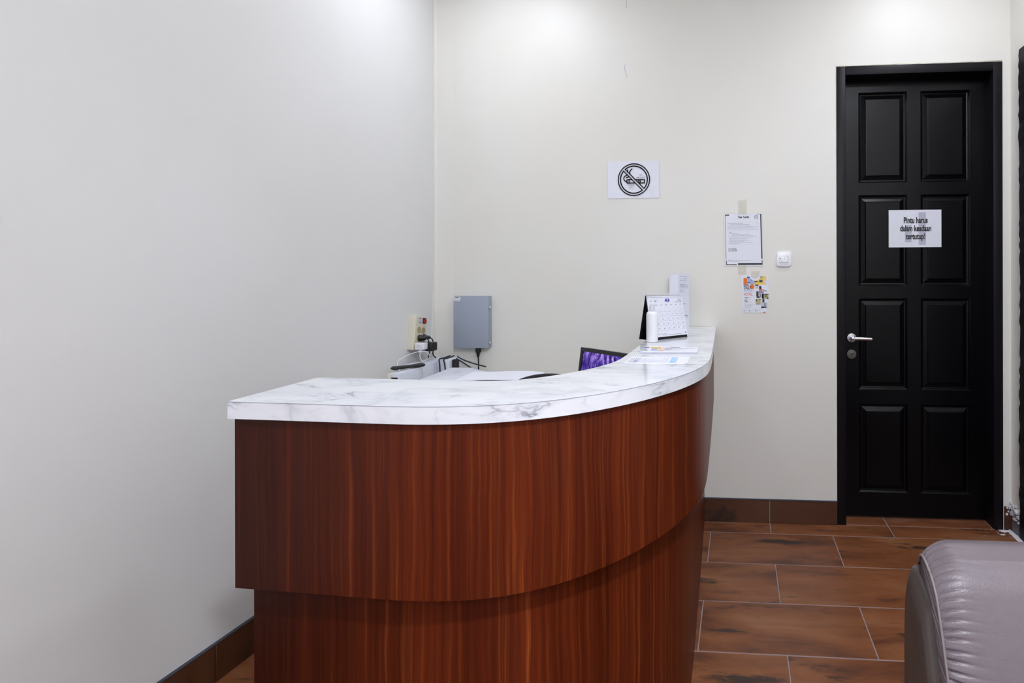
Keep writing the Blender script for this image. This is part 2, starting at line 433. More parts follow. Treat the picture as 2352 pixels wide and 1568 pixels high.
boxo('ceiling', (XL - T, YF - T, CEIL, XR + T, T, CEIL + 0.1), M['ceiling'], kind='structure')
# fine scratches in the wall paint
sh = Sheet((0, 0, 0), X, Z)
sh.line([(-0.589, 2.76), (-0.583, 2.70)], 0.0018, 'greyink'); sh.line([(-0.598, 2.39), (-0.585, 2.33)], 0.0018, 'greyink')
sh.line([(-0.599, 2.388), (-0.592, 2.396)], 0.0018, 'greyink')
sh.done('wall_scratch', back)
# raised skim of plaster in the corner behind the desk, ending in a rounded foot
bm = bmesh.new(); rows = []
for j in range(40):
    z = 0.826 + (CEIL - 0.002 - 0.826) * (j / 39) ** 2.2
    t = z - 0.826; cut = 0.0
    if t < 0.04: cut = 0.04 - math.sqrt(max(0, 0.04 ** 2 - (0.04 - t) ** 2))
    th = 0.0006 + 0.0064 * max(0.0, 1 - (z - 0.826) / 0.50)
    tp = max(0.0, 1 - (z - 0.826) / 0.55)
    a, b = -(0.019 + (0.033 - cut * 0.6) * tp), XL + 0.108 - cut * 0.9            # ends on the left wall (y) and on the back wall (x)
    row = [(XL + 0.0003, a, z), (XL + th, a + 0.003, z), (XL + th, -0.015, z), (XL + th + 0.004, -0.015 + 0.006, z), (XL + 0.015, -th - 0.001, z), (b - 0.003, -th, z), (b, -0.0003, z)]
    rows.append([bm.verts.new(v) for v in row])
for a, b in zip(rows, rows[1:]):
    for i in range(6): bm.faces.new((a[i], a[i + 1], b[i + 1], b[i]))
c0 = bm.verts.new((XL + 0.0003, -0.0003, 0.826)); bm.faces.new([c0] + rows[0])
bmesh.ops.recalc_face_normals(bm, faces=bm.faces[:])
link('trim_1', bm, M['wall'], kind='structure', auto=50)

# floor: screed and grout bed, every tile a piece of its own
TL, TW, GR = 0.6, 0.3, 0.0042
P1, AX = 0.1304, 0.1625
floor = boxo('floor', (XL - T, YF - T, -0.12, XR + T, T, -0.0015), M['grout'], kind='structure')
def tile_mesh(w_, d_):
    bm = bmesh.new(); g = GR / 2
    vs = box(bm, g, g, -0.008, w_ - g, d_ - g, 0.0)
    ed = [e for e in bm.edges if all(v.co.z > -0.001 for v in e.verts)]
    bmesh.ops.bevel(bm, geom=ed, offset=0.0012, segments=1, affect='EDGES')
    me = bpy.data.meshes.new('floor_tile'); bm.to_mesh(me); bm.free(); me.materials.append(M['tile']); return me
meshes = {}
def tile(x0, y0, x1, y1):
    k = (round(x1 - x0, 3), round(y1 - y0, 3))
    if k[0] < 0.012 or k[1] < 0.012: return
    if k not in meshes: meshes[k] = tile_mesh(*k)
    o = bpy.data.objects.new('floor_tile', meshes[k]); C.objects.link(o); o.parent = floor; o.location = (x0, y0, 0)
row = -1; yb = T
rows_y = [(-P1, 0.0)]; yy = -P1
while yy > YF: rows_y.append((max(yy - TW, YF), yy)); yy -= TW
for i, (y0, y1) in enumerate(rows_y):
    off = AX if i % 2 == 0 else AX - TL / 2
    x = off - TL * 6
    while x < XR:
        a, b = max(x, XL), min(x + TL, XR)
        if b > a: tile(a, y0, b, y1)
        x += TL
tile(DL + 0.045, 0.0, 0.7625, T); tile(0.7625, 0.0, DR - 0.045, T)

# skirting of cut tiles
SH = 0.118
bb = empty('baseboard_back', kind='structure')
def skirt(parent, ax, fixed, a, b, sgn):
    g = 0.0015
    if ax == 'x': d = (a + g, fixed - 0.010, 0.001, b - g, fixed, SH)
    else: d = (fixed, a + g, 0.001, fixed + 0.010 * sgn, b - g, SH)
    d2 = list(d)
    for i in range(3):
        if d2[i] > d2[i + 3]: d2[i], d2[i + 3] = d2[i + 3], d2[i]
    boxo('skirting_tile', d2, M['skirt'], parent, bevel=0.0012, seg=1)
xs = [XL, AX - 3 * TL, AX - 2 * TL, AX - TL, AX, DL]
xs = [XL + 0.01] + [v for v in xs[1:]]
for a, b in zip(xs, xs[1:]): skirt(bb, 'x', -0.0005, a, b, 1)
boxo('cap_strip', (XL + 0.011, -0.0125, SH, DL - 0.001, -0.0005, SH + 0.0035), M['darkgrey'], bb)
skirt(bb, 'x', -0.0005, DR + 0.003, XR - 0.002, 1)
bl = empty('baseboard_left', kind='structure')
ys = [0.0] + [-1.289 + TL * k for k in (2, 1, 0, -1, -2, -3, -4, -5, -6, -7)]
ys = [y for y in ys if y > YF] + [YF]
for a, b in zip(ys, ys[1:]): skirt(bl, 'y', XL + 0.0005, b, a, 1)
boxo('cap_strip', (XL + 0.0005, YF, SH, XL + 0.0125, -0.001, SH + 0.0035), M['darkgrey'], bl)

# ---------------------------------------------------------------- door_1
door = empty('door_1', (0, 0, 0), kind='structure')
JW = 0.045
pf = -0.006
boxo('door_jamb', (DL, pf, 0, DL + JW, T, DT - 0.0), M['frame'], door, bevel=0.002)
boxo('door_jamb', (DR - JW, pf, 0, DR, T, DT), M['frame'], door, bevel=0.002)
boxo('door_head', (DL + JW, pf - 0.001, DT - JW, DR - JW, T, DT), M['frame'], door, bevel=0.002)
# ragged plaster seam round the frame
def ragged(name, pts, parent, mat='plaster', amp=0.003, th=0.004, wd=0.004, seed=1):
    rr = random.Random(seed); bm = bmesh.new(); P = []
    for (a, b) in zip(pts, pts[1:]):
        a, b = Vector(a), Vector(b); n = max(2, int((b - a).length / 0.02))
        for k in range(n): P.append(a.lerp(b, k / n))
    P.append(Vector(pts[-1])); prev = None
    for i, p in enumerate(P):
        t = (P[min(i + 1, len(P) - 1)] - P[max(i - 1, 0)]).normalized(); nrm = Vector((t.z, 0, -t.x))
        q = [bm.verts.new(p + nrm * (wd * 0.3 + rr.random() * amp)), bm.verts.new(p + Vector((0, -th, 0)) * rr.uniform(0.5, 1.3)), bm.verts.new(p - nrm * (wd * 0.3 + rr.random() * amp))]
        if prev:
            for j in range(2): bm.faces.new((prev[j], prev[j + 1], q[j + 1], q[j]))
        prev = q
    return link(name, bm, M[mat], parent, smooth=True)
ragged('plaster_seam', [(DL - 0.002, 0, 0.13), (DL - 0.003, 0, DT + 0.002), (DR, 0, DT + 0.004), (DR + 0.002, 0, 0.14)], back, 'wall', 0.002, 0.0035, 0.004, 3)
tube('mortar_crack', [(DL - 0.004, -0.0005, DT + 0.004), (0.6, -0.0005, DT + 0.0035), (0.8, -0.0005, DT + 0.005), (1.1, -0.0005, DT + 0.005), (DR, -0.0005, DT + 0.0075)], 0.0012, M['olive'], back)
# leaf: stiles, rails and raised panels cut in one relief mesh each
LX0, LX1, LZ0, LZ1 = DL + JW - 0.002, DR - JW + 0.002, 0.012, DT - JW - 0.002
LYF = 0.09                                           # face of the leaf
colx = [(0.637, 0.888), (0.956, 1.208)]
rowz = [(1.769, 2.246), (1.225, 1.704), (0.679, 1.159), (0.137, 0.602)]
def leaf_mesh():
    bm = bmesh.new()
    xs = [LX0, colx[0][0], colx[0][1], colx[1][0], colx[1][1], LX1]
    zs = sorted([LZ0, LZ1] + [v for r in rowz for v in r])
    for i in range(5):
        for j in range(len(zs) - 1):
            a, b, c, d = xs[i], xs[i + 1], zs[j], zs[j + 1]
            if i in (1, 3) and any(abs(c - r[0]) < 1e-6 for r in rowz): continue
            q = [bm.verts.new(p) for p in ((a, LYF, c), (b, LYF, c), (b, LYF, d), (a, LYF, d))]
            bm.faces.new(q)
    # body behind
    box(bm, LX0, LYF + 0.016, LZ0, LX1, LYF + 0.04, LZ1)
    bw = [((LX0, LZ0), (LX1, LZ0)), ((LX1, LZ0), (LX1, LZ1)), ((LX1, LZ1), (LX0, LZ1)), ((LX0, LZ1), (LX0, LZ0))]
    for (a, b) in bw:
        q = [bm.verts.new(p) for p in ((a[0], LYF, a[1]), (b[0], LYF, b[1]), (b[0], LYF + 0.02, b[1]), (a[0], LYF + 0.02, a[1]))]
        bm.faces.new(q)
    bmesh.ops.remove_doubles(bm, verts=bm.verts[:], dist=1e-5)
    bmesh.ops.recalc_face_normals(bm, faces=bm.faces[:])
    return bm
leaf = link('door_leaf', leaf_mesh(), M['door'], door)
for (x0, x1) in colx:
    for (z0, z1) in rowz:
        bm = bmesh.new(); prev = None
        # moulding profile: (inset, depth)
        prof = [(0, 0), (0.0075, 0.0075), (0.009, 0.012), (0.015, 0.0135), (0.018, 0.0125), (0.033, 0.0058), (0.0345, 0.0052), (0.0385, 0.0012), (0.040, 0.001)]
        for ins, dep in prof:
            q = [bm.verts.new((x, LYF + dep, z)) for x, z in ((x0 + ins, z0 + ins), (x1 - ins, z0 + ins), (x1 - ins, z1 - ins), (x0 + ins, z1 - ins))]
            if prev:
                for i in range(4): bm.faces.new((prev[i], prev[(i + 1) % 4], q[(i + 1) % 4], q[i]))
            prev = q
        bm.faces.new(prev)
        bmesh.ops.recalc_face_normals(bm, faces=bm.faces[:])
        for f in bm.faces:
            if f.normal.y > 0: f.normal_flip()
        link('door_panel', bm, M['door'], leaf)
# lever handle and key rosette
hd = empty('door_handle', (0.598, LYF, 0.951)); hd.parent = door
lathe('rosette', [(0.0255, 0), (0.0255, -0.004), (0.023, -0.008), (0.012, -0.0095)], M['steel'], hd, axis='Y', label='chrome round rosette')
bm = bmesh.new()
lathe('spindle_neck', [(0.0115, -0.006), (0.0105, -0.025), (0.0125, -0.045), (0.0115, -0.052), (0.006, -0.055)], M['steel'], hd, axis='Y')
tube('lever', [(-0.002, -0.045, 0), (0.02, -0.047, 0), (0.06, -0.047, -0.001), (0.098, -0.046, -0.003)], 0.0095, M['steel'], hd, seg=14, label='brushed steel lever')
kp = empty('key_plate', (0.598, LYF, 0.865)); kp.parent = door
lathe('rosette', [(0.0255, 0), (0.0255, -0.004), (0.024, -0.007), (0.012, -0.008)], M['dull_steel'], kp, axis='Y', label='dull metal round plate')
lathe('lock_cylinder', [(0.0075, -0.007), (0.0075, -0.0105), (0.006, -0.011)], M['dull_steel'], kp, axis='Y', loc=(0.001, 0, 0.004))
boxo('keyhole', (-0.0015, -0.0115, -0.002, 0.0025, -0.0105, 0.010), M['ink'], kp)

# sign taped on the door
sg = empty('door_sign', (0.895, LYF - 0.002, 1.52), label='crumpled white paper sign reading Pintu harus dalam keadaan tertutup on the black door', cat='sign')
def paper_mesh(w_, h_, amp, seed, nx=18, ny=12, th=0.0006):
    """slightly buckled sheet in XZ facing -Y"""
    bm = bmesh.new(); g = []
    for k in (0, 1):
        gg = []
        for j in range(ny + 1):
            r = []
            for i in range(nx + 1):
                x, z = -w_ / 2 + w_ * i / nx, -h_ / 2 + h_ * j / ny
                d = amp * (noise.noise(Vector((x * 9 + seed, z * 11, seed))) + 0.5 * abs(noise.noise(Vector((x * 25, z * 22 + seed, 3)))))
                e = 0
                r.append(bm.verts.new((x, -amp * 0.9 - abs(d) - (th if k else 0), z)))
            gg.append(r)
        g.append(gg)
    for k in (0, 1):
        for j in range(ny):
            for i in range(nx):
                bm.faces.new((g[k][j][i], g[k][j][i + 1], g[k][j + 1][i + 1], g[k][j + 1][i]))
    A, B = g
    for i in range(nx):
        bm.faces.new((A[0][i], A[0][i + 1], B[0][i + 1], B[0][i])); bm.faces.new((A[ny][i], A[ny][i + 1], B[ny][i + 1], B[ny][i]))
    for j in range(ny):
        bm.faces.new((A[j][0], A[j + 1][0], B[j + 1][0], B[j][0])); bm.faces.new((A[j][nx], A[j + 1][nx], B[j + 1][nx], B[j][nx]))
    bmesh.ops.recalc_face_normals(bm, faces=bm.faces[:])
    return bm
def sheet_on(parent, w_, h_, amp):
    return Sheet((0, -amp * 2.6 - 0.0008, 0), X, Z)
# leaf is 0.09 behind the wall plane: widths follow from that
link('paper_sheet', paper_mesh(0.269, 0.196, 0.0012, 4), M['paper'], sg, auto=60)
s = sheet_on(sg, 0, 0, 0.0012)
for i, t in enumerate(('Pintu harus', 'dalam keadaan', 'tertutup!')):
    s.text(t, 0.003, 0.030 - 0.0425 * i, 0.0425, 'ink', sx=0.64, bold=0.0011)
s.done('printed_lettering', sg)
sg.location = (0.9265, LYF + 0.0005, 1.5255)
s = Sheet((0, -0.0035, 0), X, Z)
s.rect(-0.052, -0.07, -0.018, 0.02, 'sign_tape'); s.rect(0.018, -0.085, 0.055, 0.085, 'sign_tape')
s.done('adhesive_tape', sg)

# ---------------------------------------------------------------- right-hand door frame (edge of picture)
d2 = empty('door_2', (XR, 0, 0), kind='structure')
rr = random.Random(11)
def ragged_jamb(y0, y1, z0, z1):
    bm = bmesh.new(); n = 90; prev = None
    for i in range(n + 1):
        z = z0 + (z1 - z0) * i / n
        e = y0 + rr.uniform(-0.005, 0.006) + 0.004 * math.sin(z * 4)
        q = [bm.verts.new(v) for v in ((0.0, e, z), (-0.007 - rr.random() * 0.003, e - 0.004, z), (-0.009, y1, z), (0.0, y1, z))]
        if prev:
            for j in range(3): bm.faces.new((prev[j], prev[j + 1], q[j + 1], q[j]))
        else: bm.faces.new(q)
        prev = q
    bm.faces.new(prev); bmesh.ops.recalc_face_normals(bm, faces=bm.faces[:])
    return bm
link('door_jamb', ragged_jamb(RD0, RD0 - 0.07, 0.0, RDT), M['frame'], d2)
boxo('door_jamb', (-0.009, RD1 - 0.005, 0, 0.0, RD1 + 0.07, RDT), M['frame'], d2)
boxo('door_head', (-0.009, RD1 + 0.07, RDT - 0.05, 0.02, RD0 - 0.07, RDT), M['frame'], d2)
boxo('door_leaf', (0.03, RD1, 0.002, 0.07, RD0, RDT), M['door'], d2)
# ragged plaster along the jamb edge
bm = bmesh.new()
for i in range(150):
    z = rr.uniform(0.12, 2.36); y = RD0 + rr.uniform(-0.002, 0.012); a = rr.uniform(0.003, 0.010)
    box(bm, XR - 0.004 * rr.random() - 0.001, y - a * 0.5, z - a, XR + 0.001, y + a * 0.5, z + a)
link('plaster_crumbs', bm, M['plaster'], d2.parent, kind='stuff', label='crumbs of white plaster along the black frame at the right edge', cat='plaster').location = (0, 0, 0)
# broken plaster and bare cement at the foot of the right wall
bm = bmesh.new(); pts = []
for k in range(18):
    t = k / 17; pts.append((-0.001 - 0.094 * t, 0.10 + 0.03 * rr.random() - 0.02 * t + (0.012 if k % 3 == 0 else 0)))
lo = [bm.verts.new((XR - 0.0015, y, 0.0)) for y, _ in pts]; hi = [bm.verts.new((XR - 0.0035, y, z)) for y, z in pts]
for i in range(17): bm.faces.new((lo[i], lo[i + 1], hi[i + 1], hi[i]))
link('bare_cement_patch', bm, M['cement'], bpy.data.objects['wall_right'])
bm = bmesh.new()
for i in range(46):
    y = -rr.uniform(0.0, 0.09); z = 0.12 + rr.uniform(-0.05, 0.02); a = rr.uniform(0.002, 0.007)
    v0 = len(bm.verts)
    vs = box(bm, XR - 0.010 * rr.random() - 0.003, y - a, z - a, XR, y + a, z + a)
    for v in vs: v.co += Vector((rr.uniform(-1, 1) * a * 0.4, rr.uniform(-1, 1) * a * 0.5, rr.uniform(-1, 1) * a * 0.5))
for i in range(6):
    a = rr.uniform(0.003, 0.006); x = rr.uniform(DR + 0.004, XR); z = rr.uniform(0.08, 0.125)
    box(bm, x - a, -0.014, z - a, x + a, -0.009, z + a)
link('broken_plaster', bm, M['plaster'], bpy.data.objects['wall_right'], kind='stuff')
# spilt plaster dust on the floor
bm = bmesh.new()
def blob(cx, cy, rx, ry, h, n=26, ang=0.0):
    c = bm.verts.new((cx, cy, h)); ring = []; mid = []
    for i in range(n):
        a = 2 * PI * i / n; k = 0.75 + 0.45 * noise.noise(Vector((cx * 9 + math.cos(a) * 1.7, cy * 9 + math.sin(a) * 1.7, 1)))
        dx, dy = math.cos(a) * rx * k, math.sin(a) * ry * k
        dx, dy = dx * math.cos(ang) - dy * math.sin(ang), dx * math.sin(ang) + dy * math.cos(ang)
        ring.append(bm.verts.new((cx + dx, cy + dy, 0.0003))); mid.append(bm.verts.new((cx + dx * 0.55, cy + dy * 0.55, h * 0.8)))
    for i in range(n):
        j = (i + 1) % n; bm.faces.new((c, mid[i], mid[j])); bm.faces.new((mid[i], ring[i], ring[j], mid[j]))
blob(1.352, -0.07, 0.022, 0.14, 0.006); blob(1.325, -0.018, 0.035, 0.018, 0.004); blob(1.358, -0.2, 0.014, 0.1, 0.004)
blob(1.30, -0.06, 0.02, 0.010, 0.0015)
for i in range(40):
    x, y = 1.36 - abs(rr.gauss(0, 0.06)), -abs(rr.gauss(0.02, 0.09)); blob(x, y, 0.003, 0.003, 0.0015, 5)
bmesh.ops.recalc_face_normals(bm, faces=bm.faces[:])
link('plaster_dust', bm, M['plaster'], kind='stuff', smooth=True, label='white plaster dust spilt on the brown floor tiles beside the door frame', cat='dust')
# small white flecks on the floor
for (x, y, a) in ((0.398, -1.275, 0.005), (0.30, -0.62, 0.002)):
    bm = bmesh.new(); blob(0, 0, a, a * 0.6, 0.001, 7)
    o = link('paint_fleck', bm, M['plaster'], label='tiny white fleck on the floor tile %s' % ('near the armchair' if a > 0.003 else 'midway between counter and door'), cat='fleck'); o.location = (x, y, 0)

# ---------------------------------------------------------------- reception counter
ctrl = [(-1.012, -1.876), (-0.90, -1.881), (-0.78, -1.888), (-0.69, -1.893), (-0.607, -1.896), (-0.50, -1.884), (-0.41, -1.848), (-0.339, -1.801),
        (-0.268, -1.729), (-0.212, -1.652), (-0.158, -1.553), (-0.122, -1.458), (-0.097, -1.36), (-0.085, -1.26), (-0.0855, -1.13), (-0.089, -0.95), (-0.0975, -0.6), (-0.106, -0.3), (-0.1145, -0.0015)]
def bspline(P, n=14):
    P = [Vector(p) for p in P]; P = [2 * P[0] - P[1]] + P + [2 * P[-1] - P[-2]]
    out = []
    for i in range(len(P) - 3):
        a, b, c, d = P[i:i + 4]
        for k in range(n):
            t = k / n
            out.append((a * (1 - t) ** 3 + b * (3 * t ** 3 - 6 * t ** 2 + 4) + c * (-3 * t ** 3 + 3 * t ** 2 + 3 * t + 1) + d * t ** 3) / 6)
    out.append(P[-2]); return out
outer = bspline(ctrl)
def offset(path, d):
    out = []
    for i, p in enumerate(path):
        t = (path[min(i + 1, len(path) - 1)] - path[max(i - 1, 0)]).normalized()
        out.append(p + Vector((-t.y, t.x)) * d)
    return out
def solid_strip(name, A, B, z0, z1, mat, parent, uv_top=True, **kw):
    """closed wall between plan curves A (front) and B (back)"""
    bm = bmesh.new(); uvl = bm.loops.layers.uv.new('UVMap'); n = len(A)
    a0 = [bm.verts.new((p.x, p.y, z0)) for p in A]; a1 = [bm.verts.new((p.x, p.y, z1)) for p in A]
    b0 = [bm.verts.new((p.x, p.y, z0)) for p in B]; b1 = [bm.verts.new((p.x, p.y, z1)) for p in B]
    L = [0]
    for i in range(1, n): L.append(L[-1] + (A[i] - A[i - 1]).length)
    def face(vs, uvs):
        f = bm.faces.new(vs)
        for lp, u in zip(f.loops, uvs): lp[uvl].uv = u
        return f
    for i in range(n - 1):
        face((a0[i], a0[i + 1], a1[i + 1], a1[i]), ((L[i], z0), (L[i + 1], z0), (L[i + 1], z1), (L[i], z1))).smooth = True
        face((b0[i + 1], b0[i], b1[i], b1[i + 1]), ((L[i + 1], z0), (L[i], z0), (L[i], z1), (L[i + 1], z1))).smooth = True
        for (p, q, r_, s_) in ((a1[i], a1[i + 1], b1[i + 1], b1[i]), (a0[i + 1], a0[i], b0[i], b0[i + 1])):
            face((p, q, r_, s_), [(v.co.x + 5, v.co.y) for v in (p, q, r_, s_)])
    for (p, q, r_, s_) in ((b0[0], a0[0], a1[0], b1[0]), (a0[-1], b0[-1], b1[-1], a1[-1])):
        face((p, q, r_, s_), [(v.co.y + 3, v.co.z) for v in (p, q, r_, s_)])
    me = bpy.data.meshes.new(name); bm.to_mesh(me); bm.free(); me.materials.append(mat)
    o = bpy.data.objects.new(name, me); C.objects.link(o); o.parent = parent
    me.set_sharp_from_angle(angle=math.radians(30)) if hasattr(me, 'set_sharp_from_angle') else None
    return props(o, **kw)
ZC = 1.014
counter = empty('reception_counter', (-0.5, -1.2, 0), label='curved reception counter clad in red-brown wood with a white marble top', cat='counter')
def unp(o): o.matrix_parent_inverse = counter.matrix_basis.inverted(); return o
def clip_end(path, x): return [Vector((max(p.x, x) if p.y < -1.4 else p.x, p.y)) for p in path]
inner = offset(outer, 0.272)
# angled left end
inner[0] = Vector((-1.041, -1.602))
unp(solid_strip('countertop', outer, inner, ZC - 0.0345, ZC, M['marble'], counter, label='white marble-look top with grey veins'))
# dark glue line along the upper edge
gl = offset(outer, -0.0004); gl2 = offset(outer, 0.002)
unp(solid_strip('edge_seam', gl, gl2, ZC - 0.0014, ZC - 0.0004, M['greyink'], counter, label='thin dark glue line'))
up_o, up_i = offset(outer, 0.012), offset(outer, 0.235)
up_o[0] = Vector((-1.008, up_o[0].y)); up_i[0] = Vector((-1.03, up_i[0].y))
unp(solid_strip('upper_panel', up_o, up_i, 0.637, ZC - 0.0345, M['wood'], counter))
lo_o, lo_i = offset(outer, 0.062), offset(outer, 0.215)
lo_o[0] = Vector((-1.014, lo_o[0].y)); lo_i[0] = Vector((-1.03, lo_i[0].y))
unp(solid_strip('lower_panel', lo_o, lo_i, 0.001, 0.637, M['wood'], counter))

# ---------------------------------------------------------------- armchair at lower right
def cushion(name, w_, prof, mat, parent, pleat_left=True, pleat_right=False, nx=110, round_=0.05, amp=0.006, seed=0, edge_pull=0.5):
    """prof: closed list of (a,b) cross-section points; swept along x from 0..w_; ends are gathered"""
    c = sum((Vector(p) for p in prof), Vector((0, 0))) / len(prof)
    bm = bmesh.new(); n = len(prof); rings = []
    xs = [0.5 - 0.5 * math.cos(PI * i / nx) for i in range(nx + 1)]
    for i, t in enumerate(xs):
        x = w_ * t; d = min(x, w_ - x); k = min(1, d / round_)
        sc_ = 1 - 0.16 * (1 - k) ** 2.2 if k < 1 else 1.0
        ring = []
        for j, p in enumerate(prof):
            v = Vector(p) - c; ang = j / n
            pl = 0
            if (x < w_ / 2 and pleat_left) or (x >= w_ / 2 and pleat_right):
                fall = math.exp(-d / 0.017) * (1 - math.exp(-(d + 0.001) / 0.006))
                ph = ang * 2 * PI * 52 + 3.0 * noise.noise(Vector((ang * 30, seed, 0)))
                fine = (0.35 - 1.2 * max(0, math.sin(ph + d * 50)) ** 3) * (0.7 + 0.5 * noise.noise(Vector((ang * 60, seed, 2))))
                pl = amp * fall * fine * 2.2
            q = v * sc_ + v.normalized() * pl
            ring.append(bm.verts.new((x, c.x + q.x, c.y + q.y)))
        rings.append(ring)
    for a, b in zip(rings, rings[1:]):
        for j in range(n): bm.faces.new((a[j], a[(j + 1) % n], b[(j + 1) % n], b[j]))
    bm.faces.new(rings[0][::-1]); bm.faces.new(rings[-1])
    bmesh.ops.recalc_face_normals(bm, faces=bm.faces[:])
    return link(name, bm, mat, parent, smooth=True), rings
def dense(prof, n=420):
    P = catmull([Vector((a, b, 0)) for a, b in prof] + [Vector((prof[0][0], prof[0][1], 0))], 12)
    L = [0]
    for a, b in zip(P, P[1:]): L.append(L[-1] + (b - a).length)
    out = []; j = 0
    for i in range(n):
        s_ = L[-1] * i / n
        while L[j + 1] < s_: j += 1
        t = (s_ - L[j]) / max(1e-9, L[j + 1] - L[j]); p = P[j].lerp(P[j + 1], t); out.append((p.x, p.y))
    return out
chair = empty('armchair', (0.362, -1.80, 0), label='taupe leather lounge chair with gathered seams at the lower right', cat='chair')
CW = 0.80
# cross-sections in (y, z), y toward the wall is +
back_prof = dense([(-0.02, 0.724), (0.025, 0.736), (0.055, 0.715), (0.045, 0.62), (0.02, 0.50), (-0.02, 0.42), (-0.13, 0.41), (-0.165, 0.45), (-0.135, 0.54), (-0.085, 0.65), (-0.055, 0.70)])
bc, _ = cushion('back_cushion', CW, back_prof, M['leather'], chair, seed=3, amp=0.0085, round_=0.06, pleat_right=True)
bc.location.x = 0.0
cc = sum((Vector(p) for p in back_prof), Vector((0, 0))) / len(back_prof)
tube('piping', [Vector((-0.001, cc.x + (p[0] - cc.x) * 0.845, cc.y + (p[1] - cc.y) * 0.845)) for p in back_prof[::10]] + [Vector((-0.001, cc.x + (back_prof[0][0] - cc.x) * 0.845, cc.y + (back_prof[0][1] - cc.y) * 0.845))], 0.0028, M['piping'], bc, seg=6, n=3)
def rbox(name, dims, mat, parent, bev, seg=5):
    return boxo(name, dims, mat, parent, bevel=bev, seg=seg)
shell_prof = dense([(0.005, 0.655), (0.05, 0.668), (0.085, 0.645), (0.095, 0.5), (0.09, 0.3), (0.08, 0.12), (0.0, 0.11), (-0.06, 0.13), (-0.115, 0.30), (-0.112, 0.45), (-0.072, 0.55), (-0.035, 0.63)], 160)
sh_, _ = cushion('back_shell', CW + 0.036, shell_prof, M['leather_side'], chair, pleat_left=False, round_=0.02, nx=60)
sh_.location = (-0.018, 0, 0)
seat_prof = dense([(-0.72, 0.46), (-0.5, 0.475), (-0.2, 0.48), (-0.085, 0.475), (-0.045, 0.44), (-0.05, 0.36), (-0.10, 0.33), (-0.5, 0.32), (-0.74, 0.33), (-0.775, 0.39)])
cushion('seat_cushion', CW + 0.03, seat_prof, M['leather'], chair, seed=8, amp=0.004, round_=0.05, pleat_right=True)[0].location.x = -0.015
rbox('seat_base', (0.005, -0.74, 0.13, CW - 0.005, 0.02, 0.335), M['leather_side'], chair, 0.02)
for lx in (0.05, CW - 0.05):
    for ly in (-0.69, 0.03):
        o = lathe('leg', [(0.014, 0.0), (0.022, 0.135)], M['black_plastic'], chair, seg=16); o.location = (lx, ly, 0)

# ---------------------------------------------------------------- things on the walls
def tapes(parent, rects, yoff=-0.0012):
    for r in rects:
        s = Sheet((0, yoff, 0), X, Z); s.poly(r, 'tape'); s.done('adhesive_tape', parent)
# no-smoking sign
ns = empty('no_smoking_sign', (-0.5505, -0.0003, 1.7885), label='white landscape paper with a round no smoking symbol on the cream wall', cat='sign')
W_, H_ = 0.275, 0.195
link('paper_sheet', paper_mesh(W_, H_, 0.0014, 9), M['paper'], ns, auto=60)
s = Sheet((0, -0.0046, 0), X, Z)
k = W_ / 1540.0                                      # photo-crop pixel to metre on this sheet
cx, cy = 0.004, 0.0
rO, rI, lw = 0.0835, 0.0715, 0.0056
s.arc(cx, cy, rO, 0, 360, lw, 'ink', 72)
a1, a2 = math.radians(128), math.radians(-40)
# inner ring, broken by the bar
s.arc(cx, cy, rI, 130, -41, lw, 'ink', 60); s.arc(cx, cy, rI, 140, 309, lw, 'ink', 60)
def on(a): return (cx + rI * math.cos(math.radians(a)), cy + rI * math.sin(math.radians(a)))
s.line([on(130), on(-41)], lw, 'ink'); s.line([on(140), on(309)], lw, 'ink')
g = lambda px, py: (cx + (px - 988) * 0.0001755, cy - (py - 825) * 0.0001755)   # the symbol's own grid
s.line([g(925, 822), g(790, 822), g(775, 835), g(775, 915), g(790, 925), g(1020, 925)], lw, 'ink')
s.line([g(843, 822), g(843, 925)], lw, 'ink')
s.line([g(1030, 825), g(1308, 830), g(1308, 928), g(1150, 928)], lw, 'ink')
s.line([g(1128, 828), g(1138, 905)], lw, 'ink'); s.line([g(1180, 828), g(1180, 928)], lw, 'ink')
s.line([g(775, 875), g(735, 872), g(700, 845), g(682, 800), g(690, 745), g(725, 710), g(790, 680)], lw, 'ink')
s.line([g(755, 762), g(800, 750), g(835, 730)], lw, 'ink')
s.line([g(860, 640), g(862, 590), g(885, 540), g(935, 495)], lw, 'ink')
s.line([g(800, 525), g(790, 555), g(805, 590)], lw, 'ink')
s.layer = 1
s.text('NO', *g(1195, 705), 0.0105, 'greyink', sx=1.0, bold=0.0001); s.text('SMOKING', *g(1195, 788), 0.0105, 'greyink', sx=1.0, bold=0.0001)
s.text('THANK', *g(905, 1005), 0.0105, 'greyink', sx=1.0, bold=0.0001); s.text('YOU', *g(905, 1080), 0.0105, 'greyink', sx=1.0, bold=0.0001)
s.done('printed_symbol', ns)
# house rules
tt = empty('rules_notice', (0.030, -0.0003, 1.469), label='laminated white notice titled Tata Tertib taped high on the wall', cat='notice')
prism('laminate_film', [(-0.104, -0.140), (0.102, -0.1405), (0.099, 0.139), (-0.105, 0.1405)], 0.0005, 0.0016, M['paper_b'], tt, frame=(Vector((0, 0, 0)), X, Z, -Y))
s = Sheet((0, -0.0016, 0), X, Z)
q = 0.2005 / 1000.0
def T_(px, py): return (-0.0965 + (px - 105) * q * 0.985, 0.1315 - (py - 130) * q * 0.95)
def quad(x0, y0, x1, y1, kk, skew=0.03):
    # the sheet is slightly slanted to the right going down
    f = lambda x, y: T_(x + (y - 130) * skew, y)
    s.poly([f(x0, y1), f(x1, y1), f(x1, y0), f(x0, y0)], kk)
s.poly([T_(100, 120), T_(145, 1525), T_(1100, 1525), T_(1060, 120)][::-1], 'paper'); s.layer = 1
